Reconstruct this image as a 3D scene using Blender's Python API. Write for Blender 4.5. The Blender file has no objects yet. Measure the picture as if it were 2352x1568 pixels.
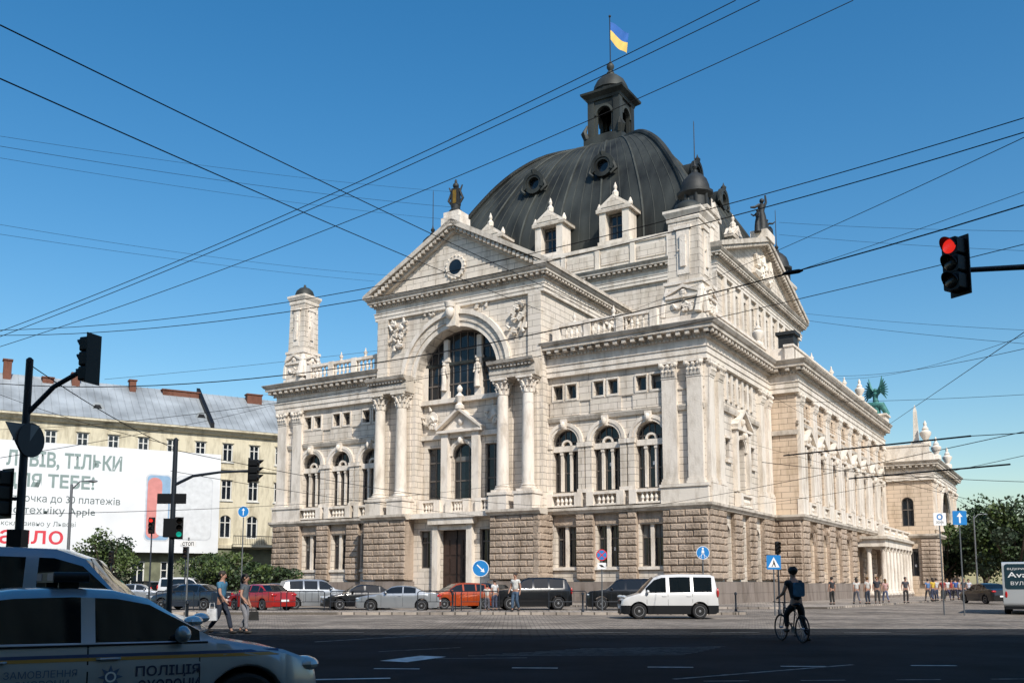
import bpy, math, random, bmesh
import numpy as np
from mathutils import Vector, Matrix
random.seed(7)
scene=bpy.context.scene; col=scene.collection
S=0.92; EYE=1.47
# ---------------------------------------------------------------- materials
def nt(m):
    m.use_nodes=True; t=m.node_tree; return t,t.nodes,t.links,t.nodes["Principled BSDF"]
def mat(name,c,rough=.7,metal=0.,var=.12,scale=2.,bump=0.,bscale=20.,emit=0.,coat=0.,spec=.5,stretch=1.):
    m=bpy.data.materials.new(name); t,N,L,b=nt(m)
    b.inputs["Roughness"].default_value=rough; b.inputs["Metallic"].default_value=metal
    b.inputs["Specular IOR Level"].default_value=spec
    b.inputs["Coat Weight"].default_value=coat; b.inputs["Coat Roughness"].default_value=.06
    tc=N.new("ShaderNodeTexCoord"); nz=N.new("ShaderNodeTexNoise"); nz.inputs["Scale"].default_value=scale
    mp=N.new("ShaderNodeMapping"); mp.inputs["Scale"].default_value=(1,1,stretch); L.new(tc.outputs["Object"],mp.inputs[0])
    nz.inputs["Detail"].default_value=6; L.new(mp.outputs[0],nz.inputs["Vector"])
    mr=N.new("ShaderNodeMapRange"); mr.inputs[1].default_value=.3; mr.inputs[2].default_value=.7
    mr.inputs[3].default_value=1-var; mr.inputs[4].default_value=1+var*.5
    L.new(nz.outputs["Fac"],mr.inputs[0])
    mx=N.new("ShaderNodeVectorMath"); mx.operation='SCALE'; mx.inputs[0].default_value=c[:3]
    L.new(mr.outputs[0],mx.inputs["Scale"]); L.new(mx.outputs[0],b.inputs["Base Color"])
    if bump:
        n2=N.new("ShaderNodeTexNoise"); n2.inputs["Scale"].default_value=bscale; n2.inputs["Detail"].default_value=5
        L.new(tc.outputs["Object"],n2.inputs["Vector"]); bp=N.new("ShaderNodeBump")
        bp.inputs["Strength"].default_value=bump; bp.inputs["Distance"].default_value=.05
        L.new(n2.outputs["Fac"],bp.inputs["Height"]); L.new(bp.outputs[0],b.inputs["Normal"])
    if emit: b.inputs["Emission Color"].default_value=(*c[:3],1); b.inputs["Emission Strength"].default_value=emit
    return m
def masonry(name,c,bw=1.3,bh=.5,mortar=.012,mdark=.5,grime=.45,bump=.5,nbump=.2,nscale=14.,c2=.93,sc=1.1,zs=.22):
    m=bpy.data.materials.new(name); t,N,L,b=nt(m); b.inputs["Roughness"].default_value=.9
    b.inputs["Specular IOR Level"].default_value=.2
    tc=N.new("ShaderNodeTexCoord"); sp=N.new("ShaderNodeSeparateXYZ"); L.new(tc.outputs["Object"],sp.inputs[0])
    ad=N.new("ShaderNodeMath"); L.new(sp.outputs[0],ad.inputs[0]); L.new(sp.outputs[1],ad.inputs[1])
    cb=N.new("ShaderNodeCombineXYZ"); L.new(ad.outputs[0],cb.inputs[0]); L.new(sp.outputs[2],cb.inputs[1])
    br=N.new("ShaderNodeTexBrick"); L.new(cb.outputs[0],br.inputs["Vector"])
    br.inputs["Scale"].default_value=1; br.inputs["Brick Width"].default_value=bw; br.inputs["Row Height"].default_value=bh
    br.inputs["Mortar Size"].default_value=mortar; br.inputs["Mortar Smooth"].default_value=.3
    br.inputs["Color1"].default_value=(*c,1); br.inputs["Color2"].default_value=(c[0]*c2,c[1]*c2,c[2]*c2*.98,1)
    br.inputs["Mortar"].default_value=(c[0]*mdark,c[1]*mdark,c[2]*mdark,1)
    mp=N.new("ShaderNodeMapping"); mp.inputs["Scale"].default_value=(1,1,zs); L.new(tc.outputs["Object"],mp.inputs[0])
    nz=N.new("ShaderNodeTexNoise"); nz.inputs["Scale"].default_value=sc; nz.inputs["Detail"].default_value=9
    nz.inputs["Roughness"].default_value=.68; L.new(mp.outputs[0],nz.inputs["Vector"])
    mr=N.new("ShaderNodeMapRange"); mr.inputs[1].default_value=.33; mr.inputs[2].default_value=.54
    mr.inputs[3].default_value=0; mr.inputs[4].default_value=1; L.new(nz.outputs["Fac"],mr.inputs[0])
    # soot tint: brownish grey film where the noise is low
    mix=N.new("ShaderNodeMix"); mix.data_type='RGBA'; k=1-grime
    mix.inputs[6].default_value=(k*.98,k*.94,k*.89,1); mix.inputs[7].default_value=(1.03,1.03,1.03,1); L.new(mr.outputs[0],mix.inputs[0])
    mx=N.new("ShaderNodeVectorMath"); mx.operation='MULTIPLY'; L.new(br.outputs["Color"],mx.inputs[0]); L.new(mix.outputs[2],mx.inputs[1])
    L.new(mx.outputs[0],b.inputs["Base Color"])
    n2=N.new("ShaderNodeTexNoise"); n2.inputs["Scale"].default_value=nscale; n2.inputs["Detail"].default_value=6
    L.new(tc.outputs["Object"],n2.inputs["Vector"])
    b1=N.new("ShaderNodeBump"); b1.inputs["Strength"].default_value=nbump; b1.inputs["Distance"].default_value=.08
    L.new(n2.outputs["Fac"],b1.inputs["Height"])
    b2=N.new("ShaderNodeBump"); b2.inputs["Strength"].default_value=bump; b2.inputs["Distance"].default_value=.03; b2.invert=True
    L.new(br.outputs["Fac"],b2.inputs["Height"]); L.new(b1.outputs[0],b2.inputs["Normal"]); L.new(b2.outputs[0],b.inputs["Normal"])
    return m
STONE=masonry("pale_ashlar_stone",(.68,.61,.53),1.5,.48,.018,.38,.27,.8,.12)
TRIM=masonry("carved_stone_trim",(.75,.68,.60),3.0,9.,.004,.8,.30,.2,.3,9.,sc=1.4,zs=.3)
CORN=masonry("sooty_cornice_stone",(.58,.52,.45),2.2,9.,.006,.7,.45,.2,.3,9.,sc=1.3,zs=.6)
TAN=masonry("tan_ashlar_stone",(.64,.51,.39),1.4,.46,.02,.38,.28,.8,.12)
RUST=masonry("rough_hewn_stone",(.42,.335,.265),60,60,.002,.8,.45,.1,1.0,7.)
PLINTH=masonry("granite_plinth",(.24,.20,.175),1.6,.8,.012,.5,.4,.5,.3)
ROOF=mat("weathered_roof_metal",(.040,.044,.040),.60,.15,.75,.5,.3,5,stretch=.22,spec=.35)
ROOFRIB=mat("roof_seam_metal",(.06,.065,.058),.6,.15,.4,1.,0,spec=.35)
BRONZE=mat("dark_bronze",(.03,.032,.032),.6,.3,.3,3.,.2,12)
VERD=mat("verdigris_bronze",(.05,.20,.18),.65,.1,.4,3.,.3,12)
GOLD=mat("gilded_metal",(.5,.25,.04),.4,.7,.2,4.)
GLASS=mat("window_glass",(.010,.015,.022),.06,0,.5,.9,.02,2.,spec=.5)
BLIND=mat("window_blind",(.14,.14,.135),.35,0,.3,1.5)
FRAME=mat("painted_window_frame",(.13,.11,.095),.6)
FRAMEW=mat("white_window_frame",(.6,.6,.57),.6)
WOOD=mat("door_wood",(.04,.02,.013),.55,0,.3,6.,.2,20)
BLACK=mat("black_plastic",(.007,.008,.010),.5,spec=.3)
DARKM=mat("dark_painted_steel",(.014,.02,.03),.5,.2)
GREYM=mat("galvanised_steel",(.16,.17,.18),.5,.5)
WIREM=mat("black_cable",(.008,.008,.01),.7,spec=.2)
WHITEP=mat("white_sign_face",(.8,.8,.8),.4,0,.04)
BLUEP=mat("blue_sign_face",(.02,.20,.52),.35,0,.05)
REDP=mat("red_sign_face",(.6,.03,.03),.35,0,.05)
FLAGB=mat("blue_flag_cloth",(.02,.12,.42),.8); FLAGY=mat("yellow_flag_cloth",(.75,.52,.14),.8)
# ---------------------------------------------------------------- mesh builder
def FR(ox,oy,dx=1.,dy=0.): return (ox,oy,dx,dy)
F0=FR(0,0)
class MB:
    def __init__(s): s.v=[];s.f=[];s.m=[];s.mats=[]
    def mi(s,m):
        if m not in s.mats: s.mats.append(m)
        return s.mats.index(m)
    def add(s,vs,fs,m):
        k=len(s.v); i=s.mi(m); s.v.extend(vs)
        for f in fs: s.f.append([a+k for a in f]); s.m.append(i)
    def P(s,fr,a,o,z): return (fr[0]+a*fr[2]+o*fr[3],fr[1]+a*fr[3]-o*fr[2],z)
    def box(s,fr,a0,a1,o0,o1,z0,z1,m,ti=0.,ta=0.):
        P=s.P
        vs=[P(fr,a0,o0,z0),P(fr,a1,o0,z0),P(fr,a1,o1,z0),P(fr,a0,o1,z0),
            P(fr,a0+ta,o0,z1),P(fr,a1-ta,o0,z1),P(fr,a1-ta,o1-ti,z1),P(fr,a0+ta,o1-ti,z1)]
        s.add(vs,[(0,1,2,3),(7,6,5,4),(0,4,5,1),(1,5,6,2),(2,6,7,3),(3,7,4,0)],m)
    def pillow(s,fr,a0,a1,o0,o1,z0,z1,m,i=.05):
        P=s.P; om=o1-i
        vs=[P(fr,a0,o0,z0),P(fr,a1,o0,z0),P(fr,a1,o0,z1),P(fr,a0,o0,z1),
            P(fr,a0,om,z0),P(fr,a1,om,z0),P(fr,a1,om,z1),P(fr,a0,om,z1),
            P(fr,a0+i,o1,z0+i),P(fr,a1-i,o1,z0+i),P(fr,a1-i,o1,z1-i),P(fr,a0+i,o1,z1-i)]
        fs=[(8,9,10,11)]
        for k in range(4):
            n=(k+1)%4; fs+= [(k,n,n+4,k+4),(k+4,n+4,n+8,k+8)]
        s.add(vs,fs,m)
    def prism(s,fr,poly,o0,o1,m):
        n=len(poly); vs=[s.P(fr,a,o0,z) for a,z in poly]+[s.P(fr,a,o1,z) for a,z in poly]
        s.add(vs,[tuple(range(n)),tuple(range(2*n-1,n-1,-1))]+[(i,i+n,(i+1)%n+n,(i+1)%n) for i in range(n)],m)
    def mould(s,fr,a0,a1,prof,m,k0=0,k1=0):
        n=len(prof)
        vs=[s.P(fr,a0-k0*o,o,z) for o,z in prof]+[s.P(fr,a1+k1*o,o,z) for o,z in prof]
        s.add(vs,[tuple(range(n)),tuple(range(2*n-1,n-1,-1))]+[(i,(i+1)%n,(i+1)%n+n,i+n) for i in range(n)],m)
    def lathe(s,cx,cy,prof,n,m,ax='z',rot=0.,cz=0.):
        vs=[]
        for r,h in prof:
            for i in range(n):
                t=2*math.pi*i/n+rot
                if ax=='z': vs.append((cx+r*math.cos(t),cy+r*math.sin(t),cz+h))
                elif ax=='y': vs.append((cx+r*math.cos(t),cy+h,cz+r*math.sin(t)))
                else: vs.append((cx+h,cy+r*math.cos(t),cz+r*math.sin(t)))
        fs=[]
        for j in range(len(prof)-1):
            for i in range(n):
                k=(i+1)%n; fs.append((j*n+i,j*n+k,(j+1)*n+k,(j+1)*n+i))
        fs.append(tuple(range(n-1,-1,-1))); fs.append(tuple(range((len(prof)-1)*n,len(prof)*n)))
        s.add(vs,fs,m)
    def ball(s,c,r,m,n=10,rings=6):
        if not isinstance(r,(tuple,list)): r=(r,r,r)
        vs=[];fs=[]
        for j in range(rings+1):
            p=math.pi*j/rings
            for i in range(n):
                t=2*math.pi*i/n; q=max(math.sin(p),.02)
                vs.append((c[0]+r[0]*q*math.cos(t),c[1]+r[1]*q*math.sin(t),c[2]+r[2]*math.cos(p)))
        for j in range(rings):
            for i in range(n):
                k=(i+1)%n; fs.append((j*n+i,(j+1)*n+i,(j+1)*n+k,j*n+k))
        s.add(vs,fs,m)
    def pipe(s,pts,r,m,n=6):
        pts=[Vector(p) for p in pts]; K=len(pts)
        rr=r if isinstance(r,(list,tuple)) else [r]*K
        vs=[];fs=[]; prev=None
        for i,p in enumerate(pts):
            d=(pts[min(i+1,K-1)]-pts[max(i-1,0)]).normalized()
            up=Vector((0,0,1)) if abs(d.z)<.95 else Vector((0,1,0))
            if prev is None: x=d.cross(up).normalized()
            else:
                x=prev-d*prev.dot(d)
                x=x.normalized() if x.length>1e-5 else d.cross(up).normalized()
            prev=x; y=d.cross(x)
            for j in range(n):
                t=2*math.pi*j/n; q=p+(x*math.cos(t)+y*math.sin(t))*rr[i]; vs.append(tuple(q))
        for i in range(K-1):
            for j in range(n):
                k=(j+1)%n; fs.append((i*n+j,i*n+k,(i+1)*n+k,(i+1)*n+j))
        fs.append(tuple(range(n-1,-1,-1))); fs.append(tuple(range((K-1)*n,K*n)))
        s.add(vs,fs,m)
    def ring(s,fr,ac,zc,r0,r1,o0,o1,m,t0=0.,t1=math.pi,n=20):
        vs=[];fs=[]
        for i in range(n+1):
            t=t0+(t1-t0)*i/n; c,q=math.cos(t),math.sin(t)
            vs+= [s.P(fr,ac+r0*c,o0,zc+r0*q),s.P(fr,ac+r0*c,o1,zc+r0*q),s.P(fr,ac+r1*c,o1,zc+r1*q),s.P(fr,ac+r1*c,o0,zc+r1*q)]
        for i in range(n):
            for j in range(4):
                k=(j+1)%4; fs.append((i*4+j,i*4+k,i*4+4+k,i*4+4+j))
        fs+=[(0,1,2,3),(n*4+3,n*4+2,n*4+1,n*4)]
        s.add(vs,fs,m)
    def make(s,name,parent=None,scale=1.,smooth=None,loc=None,rot=None):
        me=bpy.data.meshes.new(name)
        me.from_pydata([(x*scale,y*scale,z*scale) for x,y,z in s.v],[],s.f)
        for m in s.mats: me.materials.append(m)
        me.polygons.foreach_set("material_index",s.m)
        if smooth:
            me.polygons.foreach_set("use_smooth",[True]*len(me.polygons)); me.set_sharp_from_angle(angle=math.radians(smooth))
        me.update(); o=bpy.data.objects.new(name,me); col.objects.link(o)
        if parent: o.parent=parent
        if loc: o.location=loc
        if rot: o.rotation_euler=rot
        return o
def empty(name,loc=(0,0,0),rz=0.,label=None,category=None,group=None,parent=None):
    o=bpy.data.objects.new(name,None); o.empty_display_size=.3; col.objects.link(o); o.location=loc; o.rotation_euler=(0,0,rz)
    if label: o["label"]=label; o["category"]=category
    if group: o["group"]=group
    if parent: o.parent=parent
    return o
def tag(o,label,category,group=None):
    o["label"]=label; o["category"]=category
    if group: o["group"]=group
    return o
def text(body,width,m,parent,loc,rot=(math.pi/2,0,0),align='LEFT',height=None,bold=0.,name="lettering"):
    c=bpy.data.curves.new(name,'FONT'); c.body=body; c.size=1.; c.align_x='LEFT'; c.offset=bold; c.resolution_u=3
    t=bpy.data.objects.new(name,c); col.objects.link(t)
    dg=bpy.context.evaluated_depsgraph_get(); dg.update()
    me=bpy.data.meshes.new_from_object(t.evaluated_get(dg)); bpy.data.objects.remove(t); me.name=name
    co=np.zeros(len(me.vertices)*3); me.vertices.foreach_get("co",co); co=co.reshape(-1,3)
    if len(co):
        mn=co[:,0].min(); k=width/(co[:,0].max()-mn); ky=k if height is None else height/(co[:,1].max()-co[:,1].min())
        co[:,0]=(co[:,0]-mn)*k
        if align=='CENTER': co[:,0]-=width/2
        co[:,1]*=ky; me.vertices.foreach_set("co",co.ravel())
    me.materials.clear(); me.materials.append(m)
    o=bpy.data.objects.new(name,me); col.objects.link(o); o.parent=parent; o.location=loc; o.rotation_euler=rot
    return o
# ---------------------------------------------------------------- opera house
R0=empty("opera_house",(-4.3*S,79.45*S,0),-math.radians(31.67),"pale stone neo-renaissance opera house with dark metal dome","opera house")
FRONT=FR(0,0,1,0); RIGHT=FR(21.8,0,0,1); LEFT=FR(-21.8,44,0,-1)
def part(mb,name,parent=None,smooth=None):
    return mb.make(name,parent or R0,S,smooth)
def wall(mb,fr,a0,a1,rows,depth,m,o=0.):
    P=mb.P
    def q(x0,x1,z0,z1):
        if x1-x0>1e-4 and z1-z0>1e-4: mb.add([P(fr,x0,o,z0),P(fr,x1,o,z0),P(fr,x1,o,z1),P(fr,x0,o,z1)],[(0,1,2,3)],m)
    for z0,z1,ops in rows:
        x=a0
        for ac,w,zb,zt,arch in sorted(ops):
            l,r=ac-w/2,ac+w/2; q(x,l,z0,z1); q(l,r,z0,zb); x=r
            if arch:
                n=14; R=w/2; sp=zt-R
                pts=[(ac-R*math.cos(math.pi*i/n),sp+R*math.sin(math.pi*i/n)) for i in range(n+1)]
                for (xa,za),(xb,zb2) in zip(pts,pts[1:]):
                    mb.add([P(fr,xa,o,za),P(fr,xb,o,zb2),P(fr,xb,o,z1),P(fr,xa,o,z1)],[(0,1,2,3)],m)
            else:
                pts=[(l,zt),(r,zt)]; sp=zt; q(l,r,zt,z1)
            loop=[(l,zb)]+pts+[(r,zb)]
            loop.append((l,zb))
            for (xa,za),(xb,zb2) in zip(loop,loop[1:]):
                mb.add([P(fr,xa,o,za),P(fr,xa,o-depth,za),P(fr,xb,o-depth,zb2),P(fr,xb,o,zb2)],[(0,1,2,3)],m)
        q(x,a1,z0,z1)
def window(fr,ac,w,zb,zt,arch,o,vert=(0,),trans=(),fw=.09,fm=None,parent=None,vlow=None):
    fm=fm or FRAME; mb=MB(); l,r=ac-w/2,ac+w/2; R=w/2; sp=zt-R if arch else zt
    mb.box(fr,l,l+fw,o-.05,o+.05,zb,sp,fm); mb.box(fr,r-fw,r,o-.05,o+.05,zb,sp,fm); mb.box(fr,l+fw,r-fw,o-.05,o+.05,zb,zb+fw,fm)
    if arch: mb.ring(fr,ac,sp,R-fw,R,o-.05,o+.05,fm,n=14)
    else: mb.box(fr,l+fw,r-fw,o-.05,o+.05,zt-fw,zt,fm)
    for v in vert:
        x=ac+v*w; top=sp+math.sqrt(max(0,R*R-(x-ac)**2)) if arch else zt
        mb.box(fr,x-fw*.45,x+fw*.45,o-.04,o+.045,zb+fw,top-fw*.6,fm)
    for tz in trans: mb.box(fr,l+fw,r-fw,o-.045,o+.06,tz-fw*.6,tz+fw*.6,fm)
    ob=part(mb,"window",parent); g=MB()
    pts=[(l+.03,zb+.03),(r-.03,zb+.03)]
    if arch: pts+=[(ac+(R-.03)*math.cos(math.pi*i/14),sp+(R-.03)*math.sin(math.pi*i/14)) for i in range(15)]
    else: pts+=[(r-.03,zt-.03),(l+.03,zt-.03)]
    g.add([g.P(fr,a,o-.01,z) for a,z in pts],[tuple(range(len(pts)))],GLASS)
    if random.random()<.45 and w<3:
        hh=random.uniform(.12,.45)*(sp-zb); x0=l+fw if random.random()<.6 else ac+.03; x1=r-fw if random.random()<.6 else ac-.03
        if x1-x0>.2: g.add([g.P(fr,a,o-.004,z) for a,z in((x0,sp-hh),(x1,sp-hh),(x1,sp-.05),(x0,sp-.05))],[(0,1,2,3)],BLIND)
    if random.random()<.3 and w>1.2 and w<3:
        px=ac+random.uniform(-.3,.3)*w; pz=zb+random.uniform(.3,.6)*(sp-zb)
        g.add([g.P(fr,a,o-.002,z) for a,z in((px-.1,pz),(px+.1,pz),(px+.1,pz+.28),(px-.1,pz+.28))],[(0,1,2,3)],WHITEP)
    part(g,"glass",ob); return ob
def entab(mb,fr,a0,a1,k0,k1,zb=18.2,sc=1.,m=None,mod=True):
    m=m or CORN
    mb.mould(fr,a0,a1,[(o*sc,zb+z*sc) for o,z in [(-.3,0),(.35,0),(.35,.4),(.42,.42),(.42,.85),(.5,.88),(.5,.95),(.3,.98),(.3,1.55)]],TRIM,k0,k1)
    pr=[(-.3,1.55),(.3,1.55),(.48,1.7),(.48,1.78),(.55,2.1),(1.1,2.12),(1.1,2.38),(1.22,2.45),(1.38,2.68),(1.38,2.72),(-.3,2.78)]
    mb.mould(fr,a0,a1,[(o*sc,zb+z*sc) for o,z in pr],m,k0,k1)
    if mod:
        n=max(1,int((a1-a0+(k0+k1)*.5*sc)/(.72*sc)))
        s0=a0-k0*.6*sc; s1=a1+k1*.6*sc; st=(s1-s0)/n
        for i in range(n+1):
            c=s0+st*i; mb.box(fr,c-.17*sc,c+.17*sc,.4*sc,1.02*sc,zb+1.82*sc,zb+2.11*sc,m)
        n=int((s1-s0)/(.3*sc))
        for i in range(n):
            c=s0+.1+(s1-s0)*i/n; mb.box(fr,c,c+.15*sc,.4*sc,.56*sc,zb+1.56*sc,zb+1.74*sc,m)
def balus(mb,fr,a0,a1,z0,h,o0,o1,m,piers=None,step=.42):
    oc=(o0+o1)/2; mb.box(fr,a0,a1,o0,o1,z0,z0+h*.14,m); mb.box(fr,a0,a1,o0-.04,o1+.04,z0+h*.84,z0+h,m)
    ps=piers if piers is not None else [a0,a1]
    for p in ps: mb.box(fr,p-.3,p+.3,o0-.07,o1+.07,z0,z0+h*1.03,m)
    n=int((a1-a0)/step)
    for i in range(n+1):
        a=a0+(a1-a0)*i/n
        if any(abs(a-p)<.42 for p in ps): continue
        x,y,_=mb.P(fr,a,oc,0); b=z0+h*.14; q=h*.7; r=min(.16,(o1-o0)*.5)
        mb.lathe(x,y,[(r*.75,b),(r*.75,b+.08*q),(r*.45,b+.14*q),(r,b+.4*q),(r*.5,b+.72*q),(r*.45,b+.85*q),(r*.8,b+.92*q),(r*.8,b+q)],8,m)
def rustic(mb,fr,a0,a1,z0,z1,o0,o1,m=None,ch=.52,bl=1.25):
    m=m or RUST; n=max(1,round((z1-z0)/ch)); h=(z1-z0)/n
    mb.box(fr,a0+.03,a1-.03,o0,o1-.14,z0,z1,m)
    for i in range(n):
        k=max(1,round((a1-a0)/bl)); w=(a1-a0)/k; off=(i%2)*w*.5
        xs=[a0]+[a0+off+w*j for j in range(1 if off==0 else 0,k+1)]+[a1]
        xs=sorted(set(round(x,4) for x in xs if a0<=x<=a1+1e-6))
        for x0,x1 in zip(xs,xs[1:]):
            if x1-x0<.1: continue
            e=random.uniform(-.05,.04); mb.pillow(fr,x0+.022,x1-.022,o0,o1+e,z0+h*i+.03,z0+h*(i+1)-.03,m,.07)
def pilcap(mb,fr,a,w,o,z0,z1,m):
    h=z1-z0
    mb.box(fr,a-w/2-.03,a+w/2+.03,0,o+.04,z0,z0+.1*h,m)
    mb.box(fr,a-w/2-.0,a+w/2,0,o+.02,z0+.1*h,z0+.84*h,m)
    for r,zz,k in ((0,.12,4),(1,.42,3)):
        for i in range(k):
            x=a-w/2+w*(i+.5)/k; lw=w/k*.42
            mb.box(fr,x-lw,x+lw,o,o+.1+.06*r,z0+zz*h,z0+(zz+.3)*h,m,-.1)
            px,py,_=mb.P(fr,x,o+.17+.06*r,0); mb.ball((px,py,z0+(zz+.3)*h),lw*.9,m,6,4)
    for sx in(-1,1):
        px,py,_=mb.P(fr,a+sx*w*.48,o+.12,0); mb.ball((px,py,z0+.78*h),.17*h,m,8,5)
    mb.box(fr,a-w/2-.14,a+w/2+.14,0,o+.2,z0+.86*h,z1,m)
def pilaster(mb,fr,a,w,z0,z1,o,m,ch=1.3):
    mb.box(fr,a-w/2-.12,a+w/2+.12,0,o+.12,z0,z0+.18,m); mb.box(fr,a-w/2-.06,a+w/2+.06,0,o+.07,z0+.18,z0+.38,m)
    mb.box(fr,a-w/2,a+w/2,0,o,z0+.38,z1-ch,m); pilcap(mb,fr,a,w,o,z1-ch,z1,m)
def column(fr,a,o,z0,z1,r,ch=1.35):
    mb=MB(); x,y,_=mb.P(fr,a,o,0); H=z1-z0
    mb.box(fr,a-r*1.35,a+r*1.35,o-r*1.35,o+r*1.35,z0,z0+.18,TRIM)
    pr=[(r*1.3,z0+.18),(r*1.34,z0+.26),(r*1.3,z0+.34),(r*1.1,z0+.38),(r*1.2,z0+.5),(r*1.02,z0+.56)]
    for i in range(8):
        t=i/7; pr.append((r*(1-.15*t**1.6),z0+.6+(H-.6-ch)*t))
    zc=z1-ch; pr+=[(r*.95,zc+.02),(r*.95,zc+.1),(r*.82,zc+.12),(r*.86,zc+.6*ch),(r*1.15,zc+.84*ch)]
    mb.lathe(x,y,pr,20,TRIM)
    for rr_,zz,k in((0,.12,8),(1,.42,8)):
        for i in range(k):
            t=2*math.pi*(i+.5*rr_)/k; c,s2=math.cos(t),math.sin(t); q=r*(.95+.1*rr_)
            p0=(x+q*.85*c,y+q*.85*s2,zc+zz*ch-.05); p1=(x+q*1.1*c,y+q*1.1*s2,zc+(zz+.26)*ch); p2=(x+q*1.36*c,y+q*1.36*s2,zc+(zz+.24)*ch)
            mb.pipe([p0,p1,p2],[.16*r*1.6,.2*r,.12*r],TRIM,5)
    for sx in(-1,1):
        for sy in(-1,1): mb.ball((x+sx*r*1.05,y+sy*r*1.05,zc+.78*ch),r*.27,TRIM,8,5)
    mb.box(fr,a-r*1.4,a+r*1.4,o-r*1.4,o+r*1.4,z1-.13*ch,z1,TRIM)
    return part(mb,"column",smooth=35)
def arched_trim(mb,fr,ac,w,zs,m,rw=.5,o=.22):
    R=w/2; mb.ring(fr,ac,zs,R+.02,R+rw*.45,0,o*.7,m,n=16); mb.ring(fr,ac,zs,R+rw*.45,R+rw,0,o,m,n=16)
    mb.box(fr,ac-.2,ac+.2,0,o+.2,zs+R-.05,zs+R+rw+.25,m,0,-.06)
    x,y,_=mb.P(fr,ac,o+.28,0); mb.ball((x,y,zs+R+rw*.55),(.2,.2,.3),m,8,6)
def small_pediment(mb,fr,ac,hw,z,h,o,m):
    mb.box(fr,ac-hw,ac+hw,0,o,z,z+.22,m)
    for sx in(-1,1): mb.prism(fr,[(ac+sx*hw,z+.22),(ac,z+h),(ac,z+h+.25),(ac+sx*(hw+.06),z+.42)],0,o+.06,m)
    mb.prism(fr,[(ac-hw+.15,z+.22),(ac+hw-.15,z+.22),(ac,z+h-.05)],0,o*.4,m)
    x,y,_=mb.P(fr,ac,o*.5,0); mb.ball((x,y,z+h*.5),(.28,.2,.3),m,8,5)
def relief(mb,fr,a,z,w,h,o,m,n=14,seed=1):
    rn=random.Random(seed)
    for i in range(n):
        aa=a+rn.uniform(-.5,.5)*w; zz=z+rn.uniform(-.5,.5)*h; x,y,_=mb.P(fr,aa,o,0)
        p=Vector((x,y,zz)); t=rn.uniform(0,3.14); L=.28*w
        x2,y2,_=mb.P(fr,aa+L*math.cos(t),o+.06,0)
        mb.pipe([p,(x2,y2,zz+L*math.sin(t))],[.1*w,.05*w],m,6)
def figure(mb,x,y,z,h,m,ang=0.,arms=((.35,.1,.9),(-.3,.15,.55)),wd=1.):
    c,s2=math.cos(ang),math.sin(ang); T=lambda a,b,k:(x+(a*c-b*s2)*h*wd,y+(a*s2+b*c)*h*wd,z+k*h)
    mb.pipe([T(0,0,0),T(.02,0,.25),T(0,0,.48),T(-.02,0,.62),T(0,0,.8),T(0,0,.86)],[.15*h*wd,.13*h*wd,.11*h*wd,.085*h*wd,.11*h*wd,.04*h],m,8)
    mb.ball(T(0,-.01,.93),.068*h,m,8,6)
    for a,b,k in arms:
        sg=1 if a>0 else -1
        mb.pipe([T(.1*sg,0,.8),T((.1*sg+a)/2*1.15,b*.3,(.8+k)/2-.05),T(a,b,k)],[.045*h,.038*h,.025*h],m,6)
    mb.pipe([T(.06,-.03,.4),T(.09,-.08,.2),T(.07,-.07,0)],[.06*h*wd,.05*h*wd,.06*h*wd],m,6)
# --- walls of the wings
WC=[10.1,13.75,17.4]; WW=2.3
rows=[(0,7.1,[(c,1.9,2.9,6.1,0) for c in WC]),(7.1,14.6,[(c,WW,8.8,13.9,1) for c in WC]),
      (14.6,18.2,[(c+d,.85,16.35,17.5,0) for c in WC for d in(-.62,.62)]),(18.2,20.9,[])]
mb=MB(); wall(mb,FRONT,8.4,21.8,rows,.65,STONE)
SC=[4.2,8.0,11.8]
rowsS=[(0,7.1,[(SC[0],1.7,.9,6.1,1),(SC[1],1.5,2.9,6.1,0),(SC[2],1.7,.9,6.1,1)]),(7.1,14.6,[(8,2.0,8.8,13.2,1),(4.9,.8,11.2,12.8,0),(11.1,.8,11.2,12.8,0)]),
       (14.6,18.2,[(c,.8,16.35,17.5,0) for c in(5.4,6.6,8,9.4,10.6)]),(18.2,20.9,[])]
wall(mb,RIGHT,0,16,rowsS,.6,STONE); part(mb,"wall")
rowsL=[(a,b,[(-c,w,z0,z1,k) for c,w,z0,z1,k in ops]) for a,b,ops in rows]
mb=MB(); wall(mb,FRONT,-21.8,-8.4,rowsL,.65,STONE)
mb.add([(-21.8,0,0),(-21.8,16,0),(-21.8,16,20.9),(-21.8,0,20.9)],[(0,1,2,3)],STONE); part(mb,"wall")
mb=MB(); mb.box(F0,-21.7,21.7,-44,-.1,20.6,20.85,ROOF); part(mb,"flat_roof")
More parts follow.
